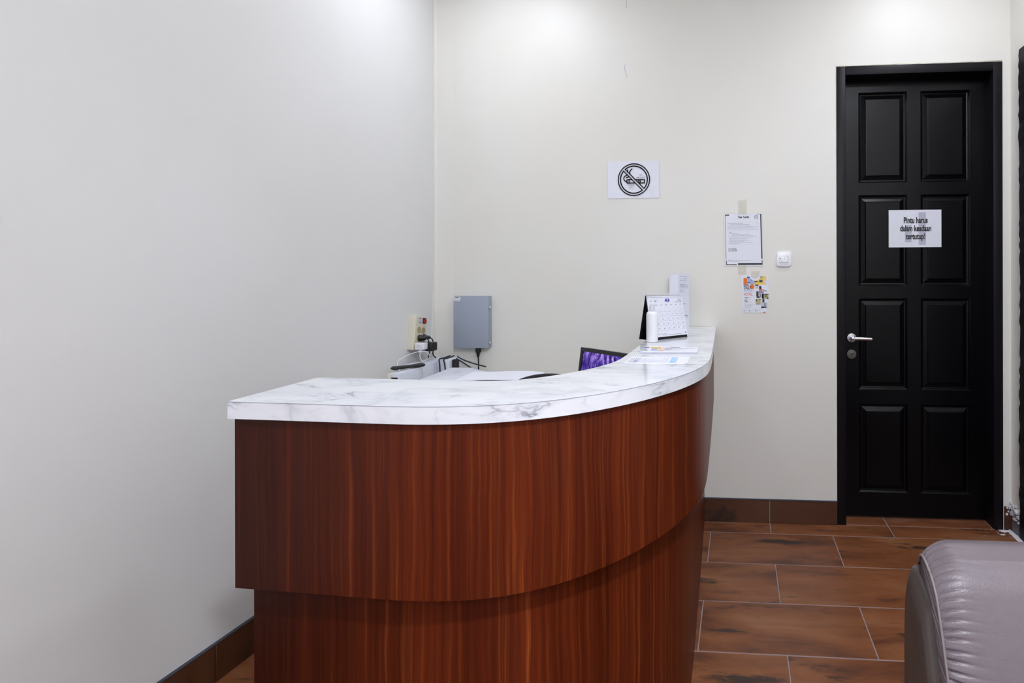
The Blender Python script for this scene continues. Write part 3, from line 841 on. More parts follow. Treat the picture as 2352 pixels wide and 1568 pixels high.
quad(105, 140, 215, 168, 'darkgrey'); quad(105, 140, 114, 1350, 'darkgrey', 0.02)
quad(945, 130, 1055, 142, 'darkgrey'); quad(1027, 130, 1057, 1350, 'darkgrey', 0.026)
quad(95, 1405, 112, 1520, 'ink'); quad(95, 1500, 370, 1518, 'ink'); quad(405, 1470, 1045, 1515, 'ink'); quad(1030, 1390, 1047, 1510, 'darkgrey')
s.text('Tata Tertib', *T_(590, 240), 0.0155, 'ink', sx=0.82, bold=0.0006)
s.arc(*T_(922, 205), 0.0075, -10, 190, 0.0018, 'ink', 18)
s.line([T_(885, 205), T_(885, 240), T_(960, 240), T_(960, 205)], 0.0018, 'ink'); s.line([T_(908, 198), T_(922, 222), T_(936, 198)], 0.0014, 'ink')
rq = random.Random(5)
s.words(*T_(860, 272), T_(1000, 272)[0], 0.0026, 'greyink', rq)
def para(rows_):
    for (x0, x1, y, kk) in rows_: s.words(T_(x0, 0)[0], T_(0, y)[1], T_(x1, 0)[0], 0.0026, kk, rq)
para([(175, 580, 390, 'darkgrey'), (245, 750, 420, 'greyink'), (185, 780, 450, 'greyink'), (185, 960, 482, 'greyink'), (170, 850, 512, 'greyink'), (190, 945, 545, 'greyink'),
      (215, 275, 632, 'darkgrey'), (220, 440, 664, 'greyink'), (280, 740, 692, 'greyink'), (280, 840, 722, 'greyink'), (220, 945, 754, 'greyink'), (220, 750, 786, 'greyink'),
      (220, 670, 816, 'greyink'), (220, 755, 846, 'greyink'), (220, 615, 878, 'greyink'), (220, 815, 910, 'greyink'), (220, 495, 940, 'greyink'),
      (180, 270, 1382, 'greyink'), (180, 770, 1405, 'greyink'), (180, 500, 1428, 'greyink')])
for (x0, y0, x1, y1) in ((170, 362, 990, 565), (205, 600, 1005, 965)):
    s.line([T_(x0, y0), T_(x1, y0), T_(x1, y1), T_(x0, y1), T_(x0, y0)], 0.0006, 'paleink')
s.text('Jam Operasional', *T_(195, 1092), 0.0078, 'ink', align='LEFT', sx=0.80, bold=0.0002)
s.text('06.00 - 22.00 WIB', *T_(195, 1145), 0.0078, 'ink', align='LEFT', sx=0.75, bold=0.0002)
s.done('printed_text', tt)
tapes(tt, [[(-0.027, 0.128), (0.016, 0.128), (0.016, 0.210), (-0.028, 0.202)], [(-0.029, -0.182), (0.012, -0.182), (0.012, -0.134), (-0.030, -0.134)]], -0.0024)
# hostel flyer
fl = empty('hostel_flyer', (0.0875, -0.0003, 1.1825), label='colourful photo flyer reading DAILY MONTHLY HOSTEL taped below the notice', cat='flyer')
def FL(px, py): return (-0.0665 + (px - 150) * 0.0001445, 0.0985 - (py - 95) * 0.0001415)
outl = [(125, 100), (1100, 100), (1105, 760), (1085, 960), (1040, 1300), (1010, 1460), (720, 1470), (420, 1460), (170, 1475)]
bm = bmesh.new()
prism('paper_sheet', [FL(*p) for p in outl][::-1], 0.0006, 0.0013, M['paper'], fl, frame=(Vector((0, 0, 0)), X, Z, -Y))
s = Sheet((0, -0.0013, 0), X, Z)
def qr(x0, y0, x1, y1, kk): a = FL(x0, y1); b = FL(x1, y0); s.rect(a[0], a[1], b[0], b[1], kk)
qr(205, 185, 330, 425, 'orange'); qr(330, 130, 600, 425, 'lilac'); qr(600, 120, 1018, 430, 'yellow'); s.layer = 1
qr(335, 150, 425, 182, 'navy'); qr(330, 330, 460, 358, 'navy'); qr(455, 245, 590, 275, 'navy'); qr(600, 300, 715, 342, 'navy'); qr(770, 265, 885, 345, 'navy'); qr(800, 120, 890, 175, 'greyink')
qr(930, 235, 1015, 410, 'peach'); qr(205, 425, 400, 490, 'greyink'); qr(620, 430, 745, 470, 'darkgrey'); qr(640, 470, 735, 575, 'paleink')
cxx, cyy = FL(510, 510); s.poly([(cxx + 0.0125 * math.cos(a * PI / 12), cyy + 0.0125 * math.sin(a * PI / 12)) for a in range(24)], 'orange')
qr(765, 488, 845, 585, 'ink'); qr(765, 585, 870, 650, 'redink'); qr(790, 500, 825, 560, 'paper') if False else None
s.poly([FL(880, 640), FL(1045, 690), FL(1045, 660), FL(880, 600)], 'greyink')
qr(665, 660, 925, 925, 'greyink'); qr(860, 770, 1098, 950, 'olive'); qr(640, 955, 820, 1160, 'olive'); qr(840, 965, 1050, 1290, 'paleink')
s.layer = 2
qr(690, 690, 725, 920, 'ink'); qr(785, 760, 860, 925, 'paper'); qr(805, 780, 830, 900, 'ink'); qr(735, 860, 775, 925, 'ink'); qr(665, 690, 690, 860, 'darkgrey')
qr(860, 770, 1098, 800, 'darkgrey'); qr(865, 880, 940, 945, 'ink'); qr(1040, 900, 1095, 950, 'ink'); qr(960, 830, 1040, 870, 'darkgrey'); qr(650, 980, 690, 1040, 'ink'); qr(770, 960, 820, 990, 'darkgrey'); qr(640, 1130, 820, 1160, 'greyink')
qr(885, 965, 950, 1080, 'darkgrey'); qr(965, 975, 1080, 1085, 'paper'); qr(960, 1100, 985, 1240, 'ink'); qr(840, 1240, 940, 1290, 'ink'); qr(940, 1235, 1010, 1270, 'darkgrey'); qr(985, 1250, 1010, 1290, 'ink')
c0 = FL(620, 165); s.poly([(c0[0] + 0.027 * math.cos(a), c0[1] + 0.003 + 0.0205 * math.sin(a)) for a in [math.radians(v) for v in range(180, 361, 10)]] + [(c0[0] + 0.027, c0[1] + 0.0095), (c0[0] - 0.027, c0[1] + 0.0095)], 'paper')
s.layer = 3
s.line([FL(540, 190), FL(620, 150), FL(690, 190)], 0.0013, 'redink'); s.line([FL(600, 180), FL(615, 205), FL(635, 175)], 0.001, 'redink'); s.line([FL(550, 225), FL(685, 225)], 0.0008, 'peach')
s.text('DAILY', *FL(215, 600), 0.0225, 'ink', align='LEFT', sx=0.62, bold=0.0003)
s.text('MONTHLY', *FL(215, 705), 0.0185, 'lilac', align='LEFT', sx=0.60)
s.text('HOSTEL', *FL(215, 832), 0.0205, 'redink', align='LEFT', sx=0.62)
for i, (x1, x2) in enumerate(((400, 500), (350, 460), (330, 420), (390, 490))):
    yy = 915 + i * 52; s.words(*FL(240, yy), FL(x1, yy)[0], 0.0040, 'ink', rq); s.words(*FL(x1 + 15, yy), FL(x2, yy)[0], 0.0035, 'peach', rq)
for i in range(6): s.words(*FL(250, 1150 + i * 28), FL(560 - 25 * i, 0)[0], 0.0024, 'paleink', rq)
s.line([FL(205, 1335), FL(850, 1335)], 0.0006, 'paleink')
for x in (228, 422, 635):
    c0 = FL(x, 1395); s.poly([(c0[0] + 0.0025 * math.cos(a * PI / 6), c0[1] + 0.0025 * math.sin(a * PI / 6)) for a in range(12)], 'navy'); s.words(*FL(x + 35, 1400), FL(x + 150, 0)[0], 0.0022, 'paleink', rq)
s.poly([FL(900, 1465), FL(985, 1410), FL(970, 1465)][::-1], 'redink')
s.done('printed_pictures', fl)
tapes(fl, [[(-0.020, 0.088), (0.024, 0.088), (0.024, 0.123), (-0.019, 0.122)]], -0.0027)
# light switch
sw = empty('light_switch', (0.2375, -0.0002, 1.364), label='white rounded light switch on the wall left of the black door', cat='switch')
prism('switch_plate', rrect(0.080, 0.078, 0.016), 0, 0.011, M['switch_white'], sw, bevel=0.006, frame=(Vector((0, 0, 0)), X, Z, -Y))
prism('inner_frame', rrect(0.052, 0.050, 0.008), 0.011, 0.0125, M['switch_white'], sw, bevel=0.001, frame=(Vector((0, 0, 0)), X, Z, -Y))
prism('rocker', rrect(0.043, 0.032, 0.002), 0.0125, 0.0155, M['switch_white'], sw, bevel=0.001, frame=(Vector((-0.001, 0, 0)), X, Z, -Y))
s = Sheet((-0.001, -0.0156, 0), X, Z); s.line([(-0.021, 0.0162), (0.021, 0.0162)], 0.0012, 'greyink')
s.line([(-0.018, 0.0005), (-0.018, 0.006)], 0.003, 'darkgrey'); s.line([(-0.012, -0.010), (-0.009, -0.006)], 0.0015, 'darkgrey'); s.line([(0.001, 0.001), (0.002, 0.006)], 0.0018, 'darkgrey'); s.line([(0.0205, -0.014), (0.0205, 0.014)], 0.0010, 'greyink')
s.done('printed_marks', sw)
# grey wall box
gb = empty('electrical_box', (-1.418, -0.0003, 1.037), label='blue-grey steel wall box with a cable hanging from it', cat='box')
x0, x1, z0, z1 = -1.511 + 1.418, -1.324 + 1.418, 0.898 - 1.037, 1.176 - 1.037
boxo('box_body', (x0 + 0.002, -0.040, z0 + 0.002, x1, 0, z1 - 0.001), M['grey_metal'], gb, bevel=0.0015)
boxo('box_door', (x0, -0.046, z0, x1 + 0.0005, -0.041, z1), M['grey_metal'], gb, bevel=0.0012)
for zz in (0.075, -0.115):
    h = empty('hinge', (x1, -0.028, zz)); h.parent = gb
    tube('hinge_pin', [(0.0025, 0, -0.010), (0.0025, 0, 0.010)], 0.0028, M['steel'], h, smooth=False)
    boxo('hinge_leaf', (0.0005, -0.010, -0.007, 0.0015, 0.012, 0.007), M['steel'], h)
s = Sheet((0, -0.0462, 0), X, Z)
s.rect(x0 + 0.002, z1 - 0.029, x0 + 0.035, z1 - 0.004, 'label_white'); s.layer = 1
s.words(x0 + 0.006, z1 - 0.011, x0 + 0.027, 0.006, 'ink', rq); s.words(x0 + 0.004, z1 - 0.018, x0 + 0.032, 0.003, 'greyink', rq); s.words(x0 + 0.005, z1 - 0.026, x0 + 0.032, 0.0035, 'darkgrey', rq)
s.done('type_label', gb)
cb = lathe('cable_gland', [(0.014, 0), (0.014, -0.022), (0.009, -0.028), (0.007, -0.046), (0.004, -0.05)], M['black_rubber'], gb, seg=16, loc=(0.028, -0.022, z0))
tube('power_cable', [(0.028, -0.022, z0 - 0.04), (0.030, -0.022, z0 - 0.09), (0.029, -0.022, z0 - 0.14), (0.026, -0.022, z0 - 0.172)], 0.0035, M['black_rubber'], gb)
# extension socket on the left wall
ps = empty('power_strip', (XL + 0.0003, -0.203, 0.99), label='cream multi-socket block with a red rocker on the left wall', cat='socket')
ps.rotation_euler = (math.radians(-9.0), 0, 0)
FRp = (Vector((0, 0, 0)), Y, Z, X)
prism('socket_body', rrect(0.100, 0.172, 0.007), 0, 0.034, M['cream_plastic'], ps, bevel=0.003, frame=FRp)
for (a, b) in ((-0.014, 0.016), (0.024, 0.016), (-0.014, -0.024), (0.024, -0.024), (-0.014, -0.062), (0.024, -0.062)):
    c_ = lathe('socket_ring', [(0.0165, 0.032), (0.0165, 0.0355), (0.0150, 0.0355), (0.0142, 0.0345), (0.004, 0.0345)], M['socket'], ps, seg=24, axis='X', loc=(0.0, a, b))
boxo('rocker_recess', (0.034, 0.012, 0.052, 0.0355, 0.038, 0.080), M['black_plastic'], ps)
boxo('rocker_switch', (0.0355, 0.014, 0.055, 0.042, 0.036, 0.074), M['red_plastic'], ps, bevel=0.001, label='red rocker')
s = Sheet((0.0343, 0, 0), Y, Z); s.rect(-0.026, 0.050, 0.006, 0.080, 'paleink'); s.layer = 1
s.line([(-0.019, 0.075), (-0.004, 0.075)], 0.002, 'darkgrey'); s.line([(-0.019, 0.054), (-0.004, 0.054)], 0.002, 'darkgrey'); s.line([(-0.034, 0.040), (0.040, 0.040)], 0.003, 'peach')
s.done('printed_marks', ps)
for a in (-0.014, 0.022):
    pl = empty('black_plug', (XL + 0.0375, -0.203 + a + 0.003, 0.968), label='black plug in the %s of the two lower sockets' % ('near' if a < 0 else 'far'), cat='plug', group='black plugs in the socket block')
    pl.rotation_euler = (math.radians(-9), 0, 0)
    lathe('plug_body', [(0.016, 0.0), (0.016, 0.006), (0.010, 0.014), (0.008, 0.030), (0.005, 0.034)], M['black_plastic'], pl, seg=20, axis='X')
    tube('plug_cable', [(0.03, 0, 0), (0.045, 0.004, -0.012), (0.050, 0.012, -0.05), (0.045, 0.02, -0.085), (0.04, 0.04 + a, -0.104)], 0.003, M['black_rubber'], pl)
ad = empty('black_adapter', (XL + 0.036, -0.205, 0.925), label='black power adapter in the lowest socket row', cat='adapter')
boxo('adapter_body', (0.0005, -0.028, -0.022, 0.078, 0.022, 0.022), M['black_plastic'], ad, bevel=0.006, seg=3)
ch = empty('white_charger', (-1.594, -0.270, 0.932), label='small white phone charger plugged against the black adapter', cat='charger')
boxo('charger_body', (0, -0.004, -0.017, 0.047, 0.035, 0.017), M['white_plastic'], ch, bevel=0.004, seg=3)
boxo('cable_plug', (0.016, 0.004, -0.031, 0.030, 0.016, -0.017), M['white_plastic'], ch, bevel=0.001)
s = Sheet((0.0, -0.0043, 0), X, Z); s.words(0.012, 0.006, 0.030, 0.003, 'greyink', rq); s.words(0.012, -0.003, 0.034, 0.002, 'greyink', rq); s.done('printed_marks', ch)
def rel(o, pts): return [Vector(p) - o.location for p in pts]
tube('charging_cable', [(0.023, 0.01, -0.03), (0.026, 0.0, -0.05), (0.05, -0.02, -0.072), (0.062, -0.03, -0.068), (0.088, -0.02, -0.050), (0.078, -0.03, -0.022), (0.055, -0.06, -0.018), (0.03, -0.12, -0.030), (0.02, -0.17, -0.050), (0.05, -0.215, -0.068), (0.085, -0.262, -0.0745)], 0.0017, M['white_cable'], ch)

# ---------------------------------------------------------------- desk behind the counter and what stands on it
DZ = 0.72
dk = empty('work_desk', (-0.95, -0.4, 0), label='pale work desk hidden behind the reception counter', cat='desk')
boxo('desktop', (-0.66, -0.42, DZ - 0.025, 0.56, 0.385, DZ), M['desk'], dk, bevel=0.002)
for (x, y) in ((-0.63, -0.39), (-0.63, 0.35), (0.52, -0.39), (0.52, 0.35)):
    boxo('leg', (x - 0.02, y - 0.02, 0, x + 0.02, y + 0.02, DZ - 0.025), M['desk'], dk)
# printer
pr = empty('printer', (-1.17, -0.62, DZ), label='pale grey flatbed printer on the desk below the steel wall box', cat='printer')
po_ = [(-1.28, -0.80), (-1.288, -0.72), (-1.320, -0.445), (-1.215, -0.442), (-1.095, -0.545), (-1.072, -0.60), (-1.06, -0.80)]
pc = [(x + 1.17, y + 0.62) for x, y in po_]
prism('printer_body', [(x * 0.96, y * 0.96) for x, y in pc][::-1], 0.0, 0.105, M['printer'], pr, bevel=0.004)
prism('scanner_lid', pc[::-1], 0.107, 0.139, M['printer'], pr, bevel=0.012)
s = Sheet((0, 0, 0.1392), X, Y); s.line([(-0.055, 0.03), (-0.043, 0.055)], 0.003, 'darkgrey'); s.done('printed_mark', pr)
rb = empty('white_modem_box', (-1.53, -0.13, DZ), label='white plastic box in the corner with two black cables over its front edge', cat='box')
boxo('box_shell', (-0.07, -0.075, 0.0, 0.075, 0.07, 0.136), M['printer'], rb, bevel=0.005)
jb = empty('white_network_box', (-1.555, -0.28, DZ), label='narrow white box standing between the handset box and the corner box', cat='box')
boxo('box_shell', (-0.045, -0.06, 0.0, 0.045, 0.06, 0.134), M['printer'], jb, bevel=0.004)
boxo('side_rib', (0.0445, 0.030, 0.004, 0.0475, 0.036, 0.128), M['paleink'], jb); boxo('side_rib', (0.0445, 0.046, 0.004, 0.0475, 0.052, 0.128), M['paleink'], jb)
sb = empty('receipt_printer', (-1.53, -0.51, DZ), label='white box with a dark slot under the black handset', cat='receipt printer')
boxo('printer_shell', (0.024, -0.088, 0.0, 0.064, 0.088, 0.134), M['printer'], sb, bevel=0.004)
boxo('paper_slot', (0.028, -0.0905, 0.092, 0.056, -0.0865, 0.116), M['black_plastic'], sb)
boxo('case_foot', (0.004, -0.085, 0.0, 0.023, 0.088, 0.131), M['cream_plastic'], sb, bevel=0.003)
s = Sheet((0, -0.0885, 0), X, Z)
for zz in (0.082, 0.076, 0.066): s.line([(0.030, zz), (0.052, zz)], 0.0022, 'darkgrey')
s.done('type_label', sb)
hs = empty('telephone_handset', (-1.505, -0.470, DZ + 0.1345), rz=math.radians(60), label='black handset lying on the white box by the left wall', cat='handset')
bm = bmesh.new()
N = 30; rings = []
for i in range(N + 1):
    t = i / N; x = -0.075 + 0.15 * t
    wv = 0.024 * (0.80 + 0.20 * math.cos(2 * PI * t)); hh = 0.0085 + 0.001 * math.cos(2 * PI * t)
    e = min(t, 1 - t); kk = math.sqrt(min(1, e / 0.06)) if e < 0.06 else 1
    rings.append([bm.verts.new((x, wv * max(kk, 0.5) * math.cos(a), 0.0096 + hh * max(kk, 0.5) * math.sin(a))) for a in [2 * PI * j / 14 for j in range(14)]])
for a, b in zip(rings, rings[1:]):
    for j in range(14): bm.faces.new((a[j], a[(j + 1) % 14], b[(j + 1) % 14], b[j]))
bm.faces.new(rings[0][::-1]); bm.faces.new(rings[-1]); bmesh.ops.recalc_face_normals(bm, faces=bm.faces[:])
link('handset_body', bm, M['black_plastic'], hs, smooth=True)
# black cables in the corner
for i, (pts, lab) in enumerate((
        ([(-1.520, -0.07, 0.8605), (-1.508, -0.15, 0.8605), (-1.503, -0.208, 0.861), (-1.494, -0.222, 0.84), (-1.478, -0.245, 0.79)], 'left one of the two black cables over the corner box'),
        ([(-1.500, -0.07, 0.8605), (-1.488, -0.15, 0.8605), (-1.480, -0.208, 0.861), (-1.466, -0.225, 0.84), (-1.440, -0.26, 0.79)], 'right one of the two black cables over the corner box'),
        ([(-1.445, -0.14, 0.866), (-1.41, -0.13, 0.845), (-1.36, -0.11, 0.823), (-1.31, -0.10, 0.808)], 'thin black cable slanting along the back wall behind the printer'),
        ([(-1.445, -0.15, 0.858), (-1.42, -0.14, 0.838), (-1.39, -0.13, 0.815), (-1.36, -0.12, 0.79)], 'short black cable below the slanting one behind the printer'))):
    tube('black_cable', pts, 0.0034, M['black_rubber'], label=lab, cat='cable', group='black cables in the corner')
boxo('cable_sleeve', (-1.450, -0.185, DZ, -1.425, -0.155, 0.856), M['black_rubber'], None, bevel=0.004, label='upright black cable sleeve right of the corner box', cat='cable')
# loose papers on a tray
tr = empty('document_tray', (-0.885, -0.665, DZ), rz=math.radians(-13), label='grey tray carrying the loose white papers behind the counter', cat='tray')
boxo('tray_floor', (-0.13, -0.12, 0.105, 0.15, 0.12, 0.110), M['grey_metal'], tr)
boxo('tray_side', (-0.13, 0.121, 0.0, 0.15, 0.125, 0.128), M['printer'], tr); boxo('tray_side', (0.150, -0.12, 0.0, 0.154, 0.125, 0.118), M['printer'], tr); boxo('tray_side', (-0.134, -0.12, 0.0, -0.130, 0.125, 0.118), M['printer'], tr)
for i, (x, y, z, rz, ww, hh, lab) in enumerate(((-0.955, -0.725, 0.872, 0.10, 0.297, 0.21, 'top white sheet of the loose papers nearest the counter'),
                                               (-0.93, -0.70, 0.862, -0.22, 0.297, 0.21, 'white sheet lying under the top sheet, reaching right'),
                                               (-0.90, -0.72, 0.852, -0.40, 0.297, 0.21, 'lowest white sheet of the loose papers, its corner furthest right'))):
    bm = bmesh.new(); n = 14; g = []
    for k2 in (0, 1):
        gg = []
        for a in range(n + 1):
            r_ = []
            for b in range(n + 1):
                u, v = a / n - 0.5, b / n - 0.5
                zz = 0.002 * math.sin(u * 5 + i) + 0.0015 * noise.noise(Vector((u * 4, v * 4, i * 7.0))) - 0.03 * max(0, u) ** 2
                r_.append(bm.verts.new((u * ww, v * hh, zz + 0.0006 * k2)))
            gg.append(r_)
        g.append(gg)
    for k2 in (0, 1):
        for a in range(n):
            for b in range(n): bm.faces.new((g[k2][a][b], g[k2][a + 1][b], g[k2][a + 1][b + 1], g[k2][a][b + 1]))
    bmesh.ops.recalc_face_normals(bm, faces=bm.faces[:])
    o = link('loose_sheet', bm, M['paper'], smooth=True, label=lab, cat='paper', group='loose papers behind the counter'); o.location = (x, y, z); o.rotation_euler = (0, 0.0, rz)
# monitor
mo = empty('monitor', (-0.56, -0.66, DZ), label='black-framed computer monitor with a purple picture, behind the counter', cat='monitor')
A = Vector((-0.671, -0.552, 0)); B = Vector((-0.434, -0.755, 0)); ax = (B - A).normalized(); WM, HM = 0.40, 0.232
tilt = math.radians(8); nrm = Vector((ax.y, -ax.x, 0))           # towards the viewer
nrm = nrm if nrm.y < 0 else -nrm
upv = (Z * math.cos(tilt) - nrm * -math.sin(tilt)).normalized()
upv = (Z * math.cos(tilt) + nrm * -math.sin(tilt)).normalized()
dd = ax.cross(upv); dd = dd if dd.dot(nrm) > 0 else -dd
O = Vector((A.x, A.y, 0.968)) - mo.location
def fr(o): return (o, ax, upv, dd)
prism('monitor_back', rrect(WM, HM, 0.008, cx=WM / 2, cy=-HM / 2), -0.028, -0.002, M['black_plastic'], mo, frame=fr(O))
bez = 0.016
bm = bmesh.new()
for (a0, b0, a1_, b1) in ((0, 0, WM, -bez), (0, -HM, WM, -HM + 0.022), (0, -HM + 0.022, bez, -bez), (WM - bez, -HM + 0.022, WM, -bez)):
    lo = [O + ax * a + upv * b + dd * c for c in (-0.002, 0.006) for a, b in ((a0, b0), (a1_, b0), (a1_, b1), (a0, b1))]
    v = [bm.verts.new(p) for p in lo]
    for f in ((0, 1, 2, 3), (4, 5, 6, 7), (0, 1, 5, 4), (1, 2, 6, 5), (2, 3, 7, 6), (3, 0, 4, 7)): bm.faces.new([v[i] for i in f])
bmesh.ops.recalc_face_normals(bm, faces=bm.faces[:])
link('bezel', bm, M['black_plastic'], mo)
bm = bmesh.new(); uvl = bm.loops.layers.uv.new('UVMap')
v = [bm.verts.new(O + ax * a + upv * b + dd * 0.0005) for a, b in ((bez, -HM + 0.022), (WM - bez, -HM + 0.022), (WM - bez, -bez), (bez, -bez))]
f = bm.faces.new(v)
for lp, u in zip(f.loops, ((0, 0), (1, 0), (1, 1), (0, 1))): lp[uvl].uv = u
f.normal_update()
if f.normal.dot(dd) < 0: f.normal_flip()
link('screen', bm, M['screen'], mo, label='lit purple screen')
cm = O + ax * (WM / 2) - upv * (HM * 0.6) - dd * 0.035
tube('stand_neck', [cm, Vector((cm.x - dd.x * 0.03, cm.y - dd.y * 0.03, 0.06)), Vector((cm.x - dd.x * 0.03, cm.y - dd.y * 0.03, 0.008))], 0.016, M['black_plastic'], mo)
lathe('stand_foot', [(0.10, 0.0), (0.10, 0.006), (0.09, 0.010), (0.02, 0.014)], M['black_plastic'], mo, loc=(cm.x - dd.x * 0.03, cm.y - dd.y * 0.03, 0))
# office chair: only the rim of its backrest shows
oc = empty('office_chair', (-0.695, -1.12, 0), label='black office chair, just the rim of its backrest showing over the counter', cat='chair')
bm = bmesh.new(); N = 20; J = 10; g = []
for k2 in (0, 1):
    gg = []
    for i in range(N + 1):
        u = i / N * 2 - 1; r_ = []
        for j in range(J + 1):
            t = j / J; hw = 0.21 * (1 - 0.12 * t * t); top = 0.9085 - 0.060 * abs(u) ** 2.4
            z = 0.52 + (top - 0.52) * t
            r_.append(bm.verts.new((hw * u, 0.20 - 0.05 * (1 - u * u) * -1 + 0.03 * k2 - 0.04 * t, z)))
        gg.append(r_)
    g.append(gg)
for k2 in (0, 1):
    for i in range(N):
        for j in range(J): bm.faces.new((g[k2][i][j], g[k2][i + 1][j], g[k2][i + 1][j + 1], g[k2][i][j + 1]))
for i in range(N):
    for j in (0, J): bm.faces.new((g[0][i][j], g[0][i + 1][j], g[1][i + 1][j], g[1][i][j]))
for j in range(J):
    for i in (0, N): bm.faces.new((g[0][i][j], g[0][i][j + 1], g[1][i][j + 1], g[1][i][j]))
bmesh.ops.recalc_face_normals(bm, faces=bm.faces[:])
link('backrest', bm, M['black_fabric'], oc, smooth=True)
prism('seat', rrect(0.44, 0.42, 0.08), 0.44, 0.50, M['black_fabric'], oc, bevel=0.015)
boxo('back_bracket', (-0.03, 0.20, 0.42, 0.03, 0.255, 0.56), M['black_plastic'], oc)
boxo('back_bracket', (-0.03, 0.05, 0.42, 0.03, 0.22, 0.437), M['black_plastic'], oc)
lathe('gas_column', [(0.028, 0.06), (0.028, 0.25), (0.018, 0.25), (0.018, 0.44)], M['black_plastic'], oc)
for i in range(5):
    a = 2 * PI * i / 5 + 0.3
    tube('base_arm', [(0.02 * math.cos(a), 0.02 * math.sin(a), 0.085), (0.24 * math.cos(a), 0.24 * math.sin(a), 0.065)], 0.015, M['black_plastic'], oc, smooth=False)
    lathe('caster', [(0.024, -0.012), (0.026, 0), (0.024, 0.012)], M['black_plastic'], oc, seg=16, axis='Y', loc=(0.24 * math.cos(a), 0.24 * math.sin(a), 0.027))

# ---------------------------------------------------------------- things on the counter top
# desk calendar
cl = empty('desk_calendar', (0, 0, 0), label='white 2020 desk calendar with a black stand on the marble counter', cat='calendar')
FLp, FRp_ = Vector((-0.344, -0.703, ZC + 0.0005)), Vector((-0.216, -0.538, ZC + 0.0005))
cl.location = (FLp + FRp_) / 2; o0 = cl.location.copy()
wdir = (FRp_ - FLp).normalized(); Wc = (FRp_ - FLp).length
nv = Vector((wdir.y, -wdir.x, 0)); nv = nv if nv.dot(Vector((0, -1, 0))) > 0 else -nv
Hc, lean = 0.178, 0.036
upc = (Z * Hc - nv * lean).normalized(); SL = math.hypot(Hc, lean)
nf = wdir.cross(upc); nf = nf if nf.dot(nv) > 0 else -nf
oL = FLp - o0
prism('stand_board', [(0, 0), (Wc, 0), (Wc, SL), (0, SL)], -0.003, 0.0, M['black_board'], cl, frame=(oL, wdir, upc, nf), label='black card stand')
backfoot = oL - nv * (2 * lean + 0.002)
upb = (oL + upc * SL - backfoot); SB = upb.length; upb.normalize(); nb = wdir.cross(upb); nb = nb if nb.dot(nv) < 0 else -nb
prism('stand_board', [(0, 0), (Wc, 0), (Wc, SB), (0, SB)], -0.001, 0.002, M['black_board'], cl, frame=(backfoot, wdir, upb, nb), label='black card stand')
prism('base_flap', [(0.004, 0.001), (Wc - 0.004, 0.001), (Wc - 0.004, 2 * lean), (0.004, 2 * lean)], 0.0, 0.001, M['black_board'], cl, frame=(oL, wdir, -nv, Z), label='black card stand')
pgz = 0.010
prism('calendar_page', [(0.002, pgz), (Wc - 0.001, pgz), (Wc - 0.001, SL - 0.002), (0.002, SL - 0.002)], 0.0005, 0.0035, M['paper'], cl, frame=(oL, wdir, upc, nf))
s = Sheet(oL + nf * 0.0036, wdir, upc)
s.n = nf
s.text('ACA', Wc * 0.55, SL * 0.855, 0.0165, 'blueink', sx=0.85, bold=0.0011)
s.text('2020', Wc * 0.90, SL * 0.862, 0.0125, 'greyink', sx=0.9); s.line([(Wc * 0.77, SL * 0.835), (Wc * 0.97, SL * 0.835)], 0.0012, 'greyink'); s.line([(Wc * 0.50, SL * 0.838), (Wc * 0.60, SL * 0.838)], 0.0012, 'lilac')
s.line([(Wc * 0.09, SL * 0.865), (Wc * 0.12, SL * 0.885)], 0.002, 'darkgrey'); s.line([(Wc * 0.19, SL * 0.866), (Wc * 0.25, SL * 0.873)], 0.0026, 'darkgrey')
for i, dname in enumerate(('SUN', 'MON', 'TUE', 'WED', 'THU', 'FRI', 'SAT')):
    s.text(dname, Wc * (0.09 + 0.137 * i), SL * 0.765, 0.0058, 'darkgrey')
num = 1
for r_ in range(5):
    yb_ = SL * (0.655 - 0.107 * r_)
    s.line([(Wc * 0.04, yb_ - 0.0055), (Wc * 0.97, yb_ - 0.0055)], 0.0008, 'paleink')
    for i in range(7):
        if r_ == 0 and i < 5: continue
        if num > 30: break
        s.text(str(num), Wc * (0.09 + 0.137 * i), yb_, 0.0072, 'darkgrey' if i else 'redink'); num += 1
for i in range(8): s.line([(Wc * (0.03 + 0.135 * i), SL * 0.13), (Wc * (0.03 + 0.135 * i), SL * 0.74)], 0.0004, 'paleink')
for a, b in ((0.06, 0.42), (0.30, 0.85)):
    s.words(Wc * a, SL * (0.115 if a < 0.1 else 0.085), Wc * b, 0.0026, 'greyink', rq)
s.words(Wc * 0.93, SL * 0.09, Wc * 0.96, 0.012, 'greyink', rq)
for i in range(30):
    xx = Wc * (0.025 + 0.95 * i / 29); s.rect(xx - 0.0012, SL * 0.945, xx + 0.0012, SL * 0.958, 'darkgrey')
s.done('printed_calendar', cl)
bm = bmesh.new()
top = oL + upc * SL
for i in range(30):
    c0 = top + wdir * (Wc * (0.025 + 0.95 * i / 29)) - nv * 0.002
    pts = [c0 + (nv * math.cos(a) + Z * math.sin(a)) * 0.0085 for a in [math.radians(t) for t in range(-60, 241, 30)]]
    prev = None
    for j, p in enumerate(pts):
        tdir = (pts[min(j + 1, len(pts) - 1)] - pts[max(j - 1, 0)]).normalized(); nn = tdir.cross(wdir)
        ring = [bm.verts.new(p + (wdir * math.cos(b) + nn * math.sin(b)) * 0.0009) for b in (0, PI / 2, PI, 3 * PI / 2)]
        if prev:
            for q_ in range(4): bm.faces.new((prev[q_], prev[(q_ + 1) % 4], ring[(q_ + 1) % 4], ring[q_]))
        prev = ring
link('wire_binding', bm, M['label_white'], cl, smooth=True, label='white wire binding')
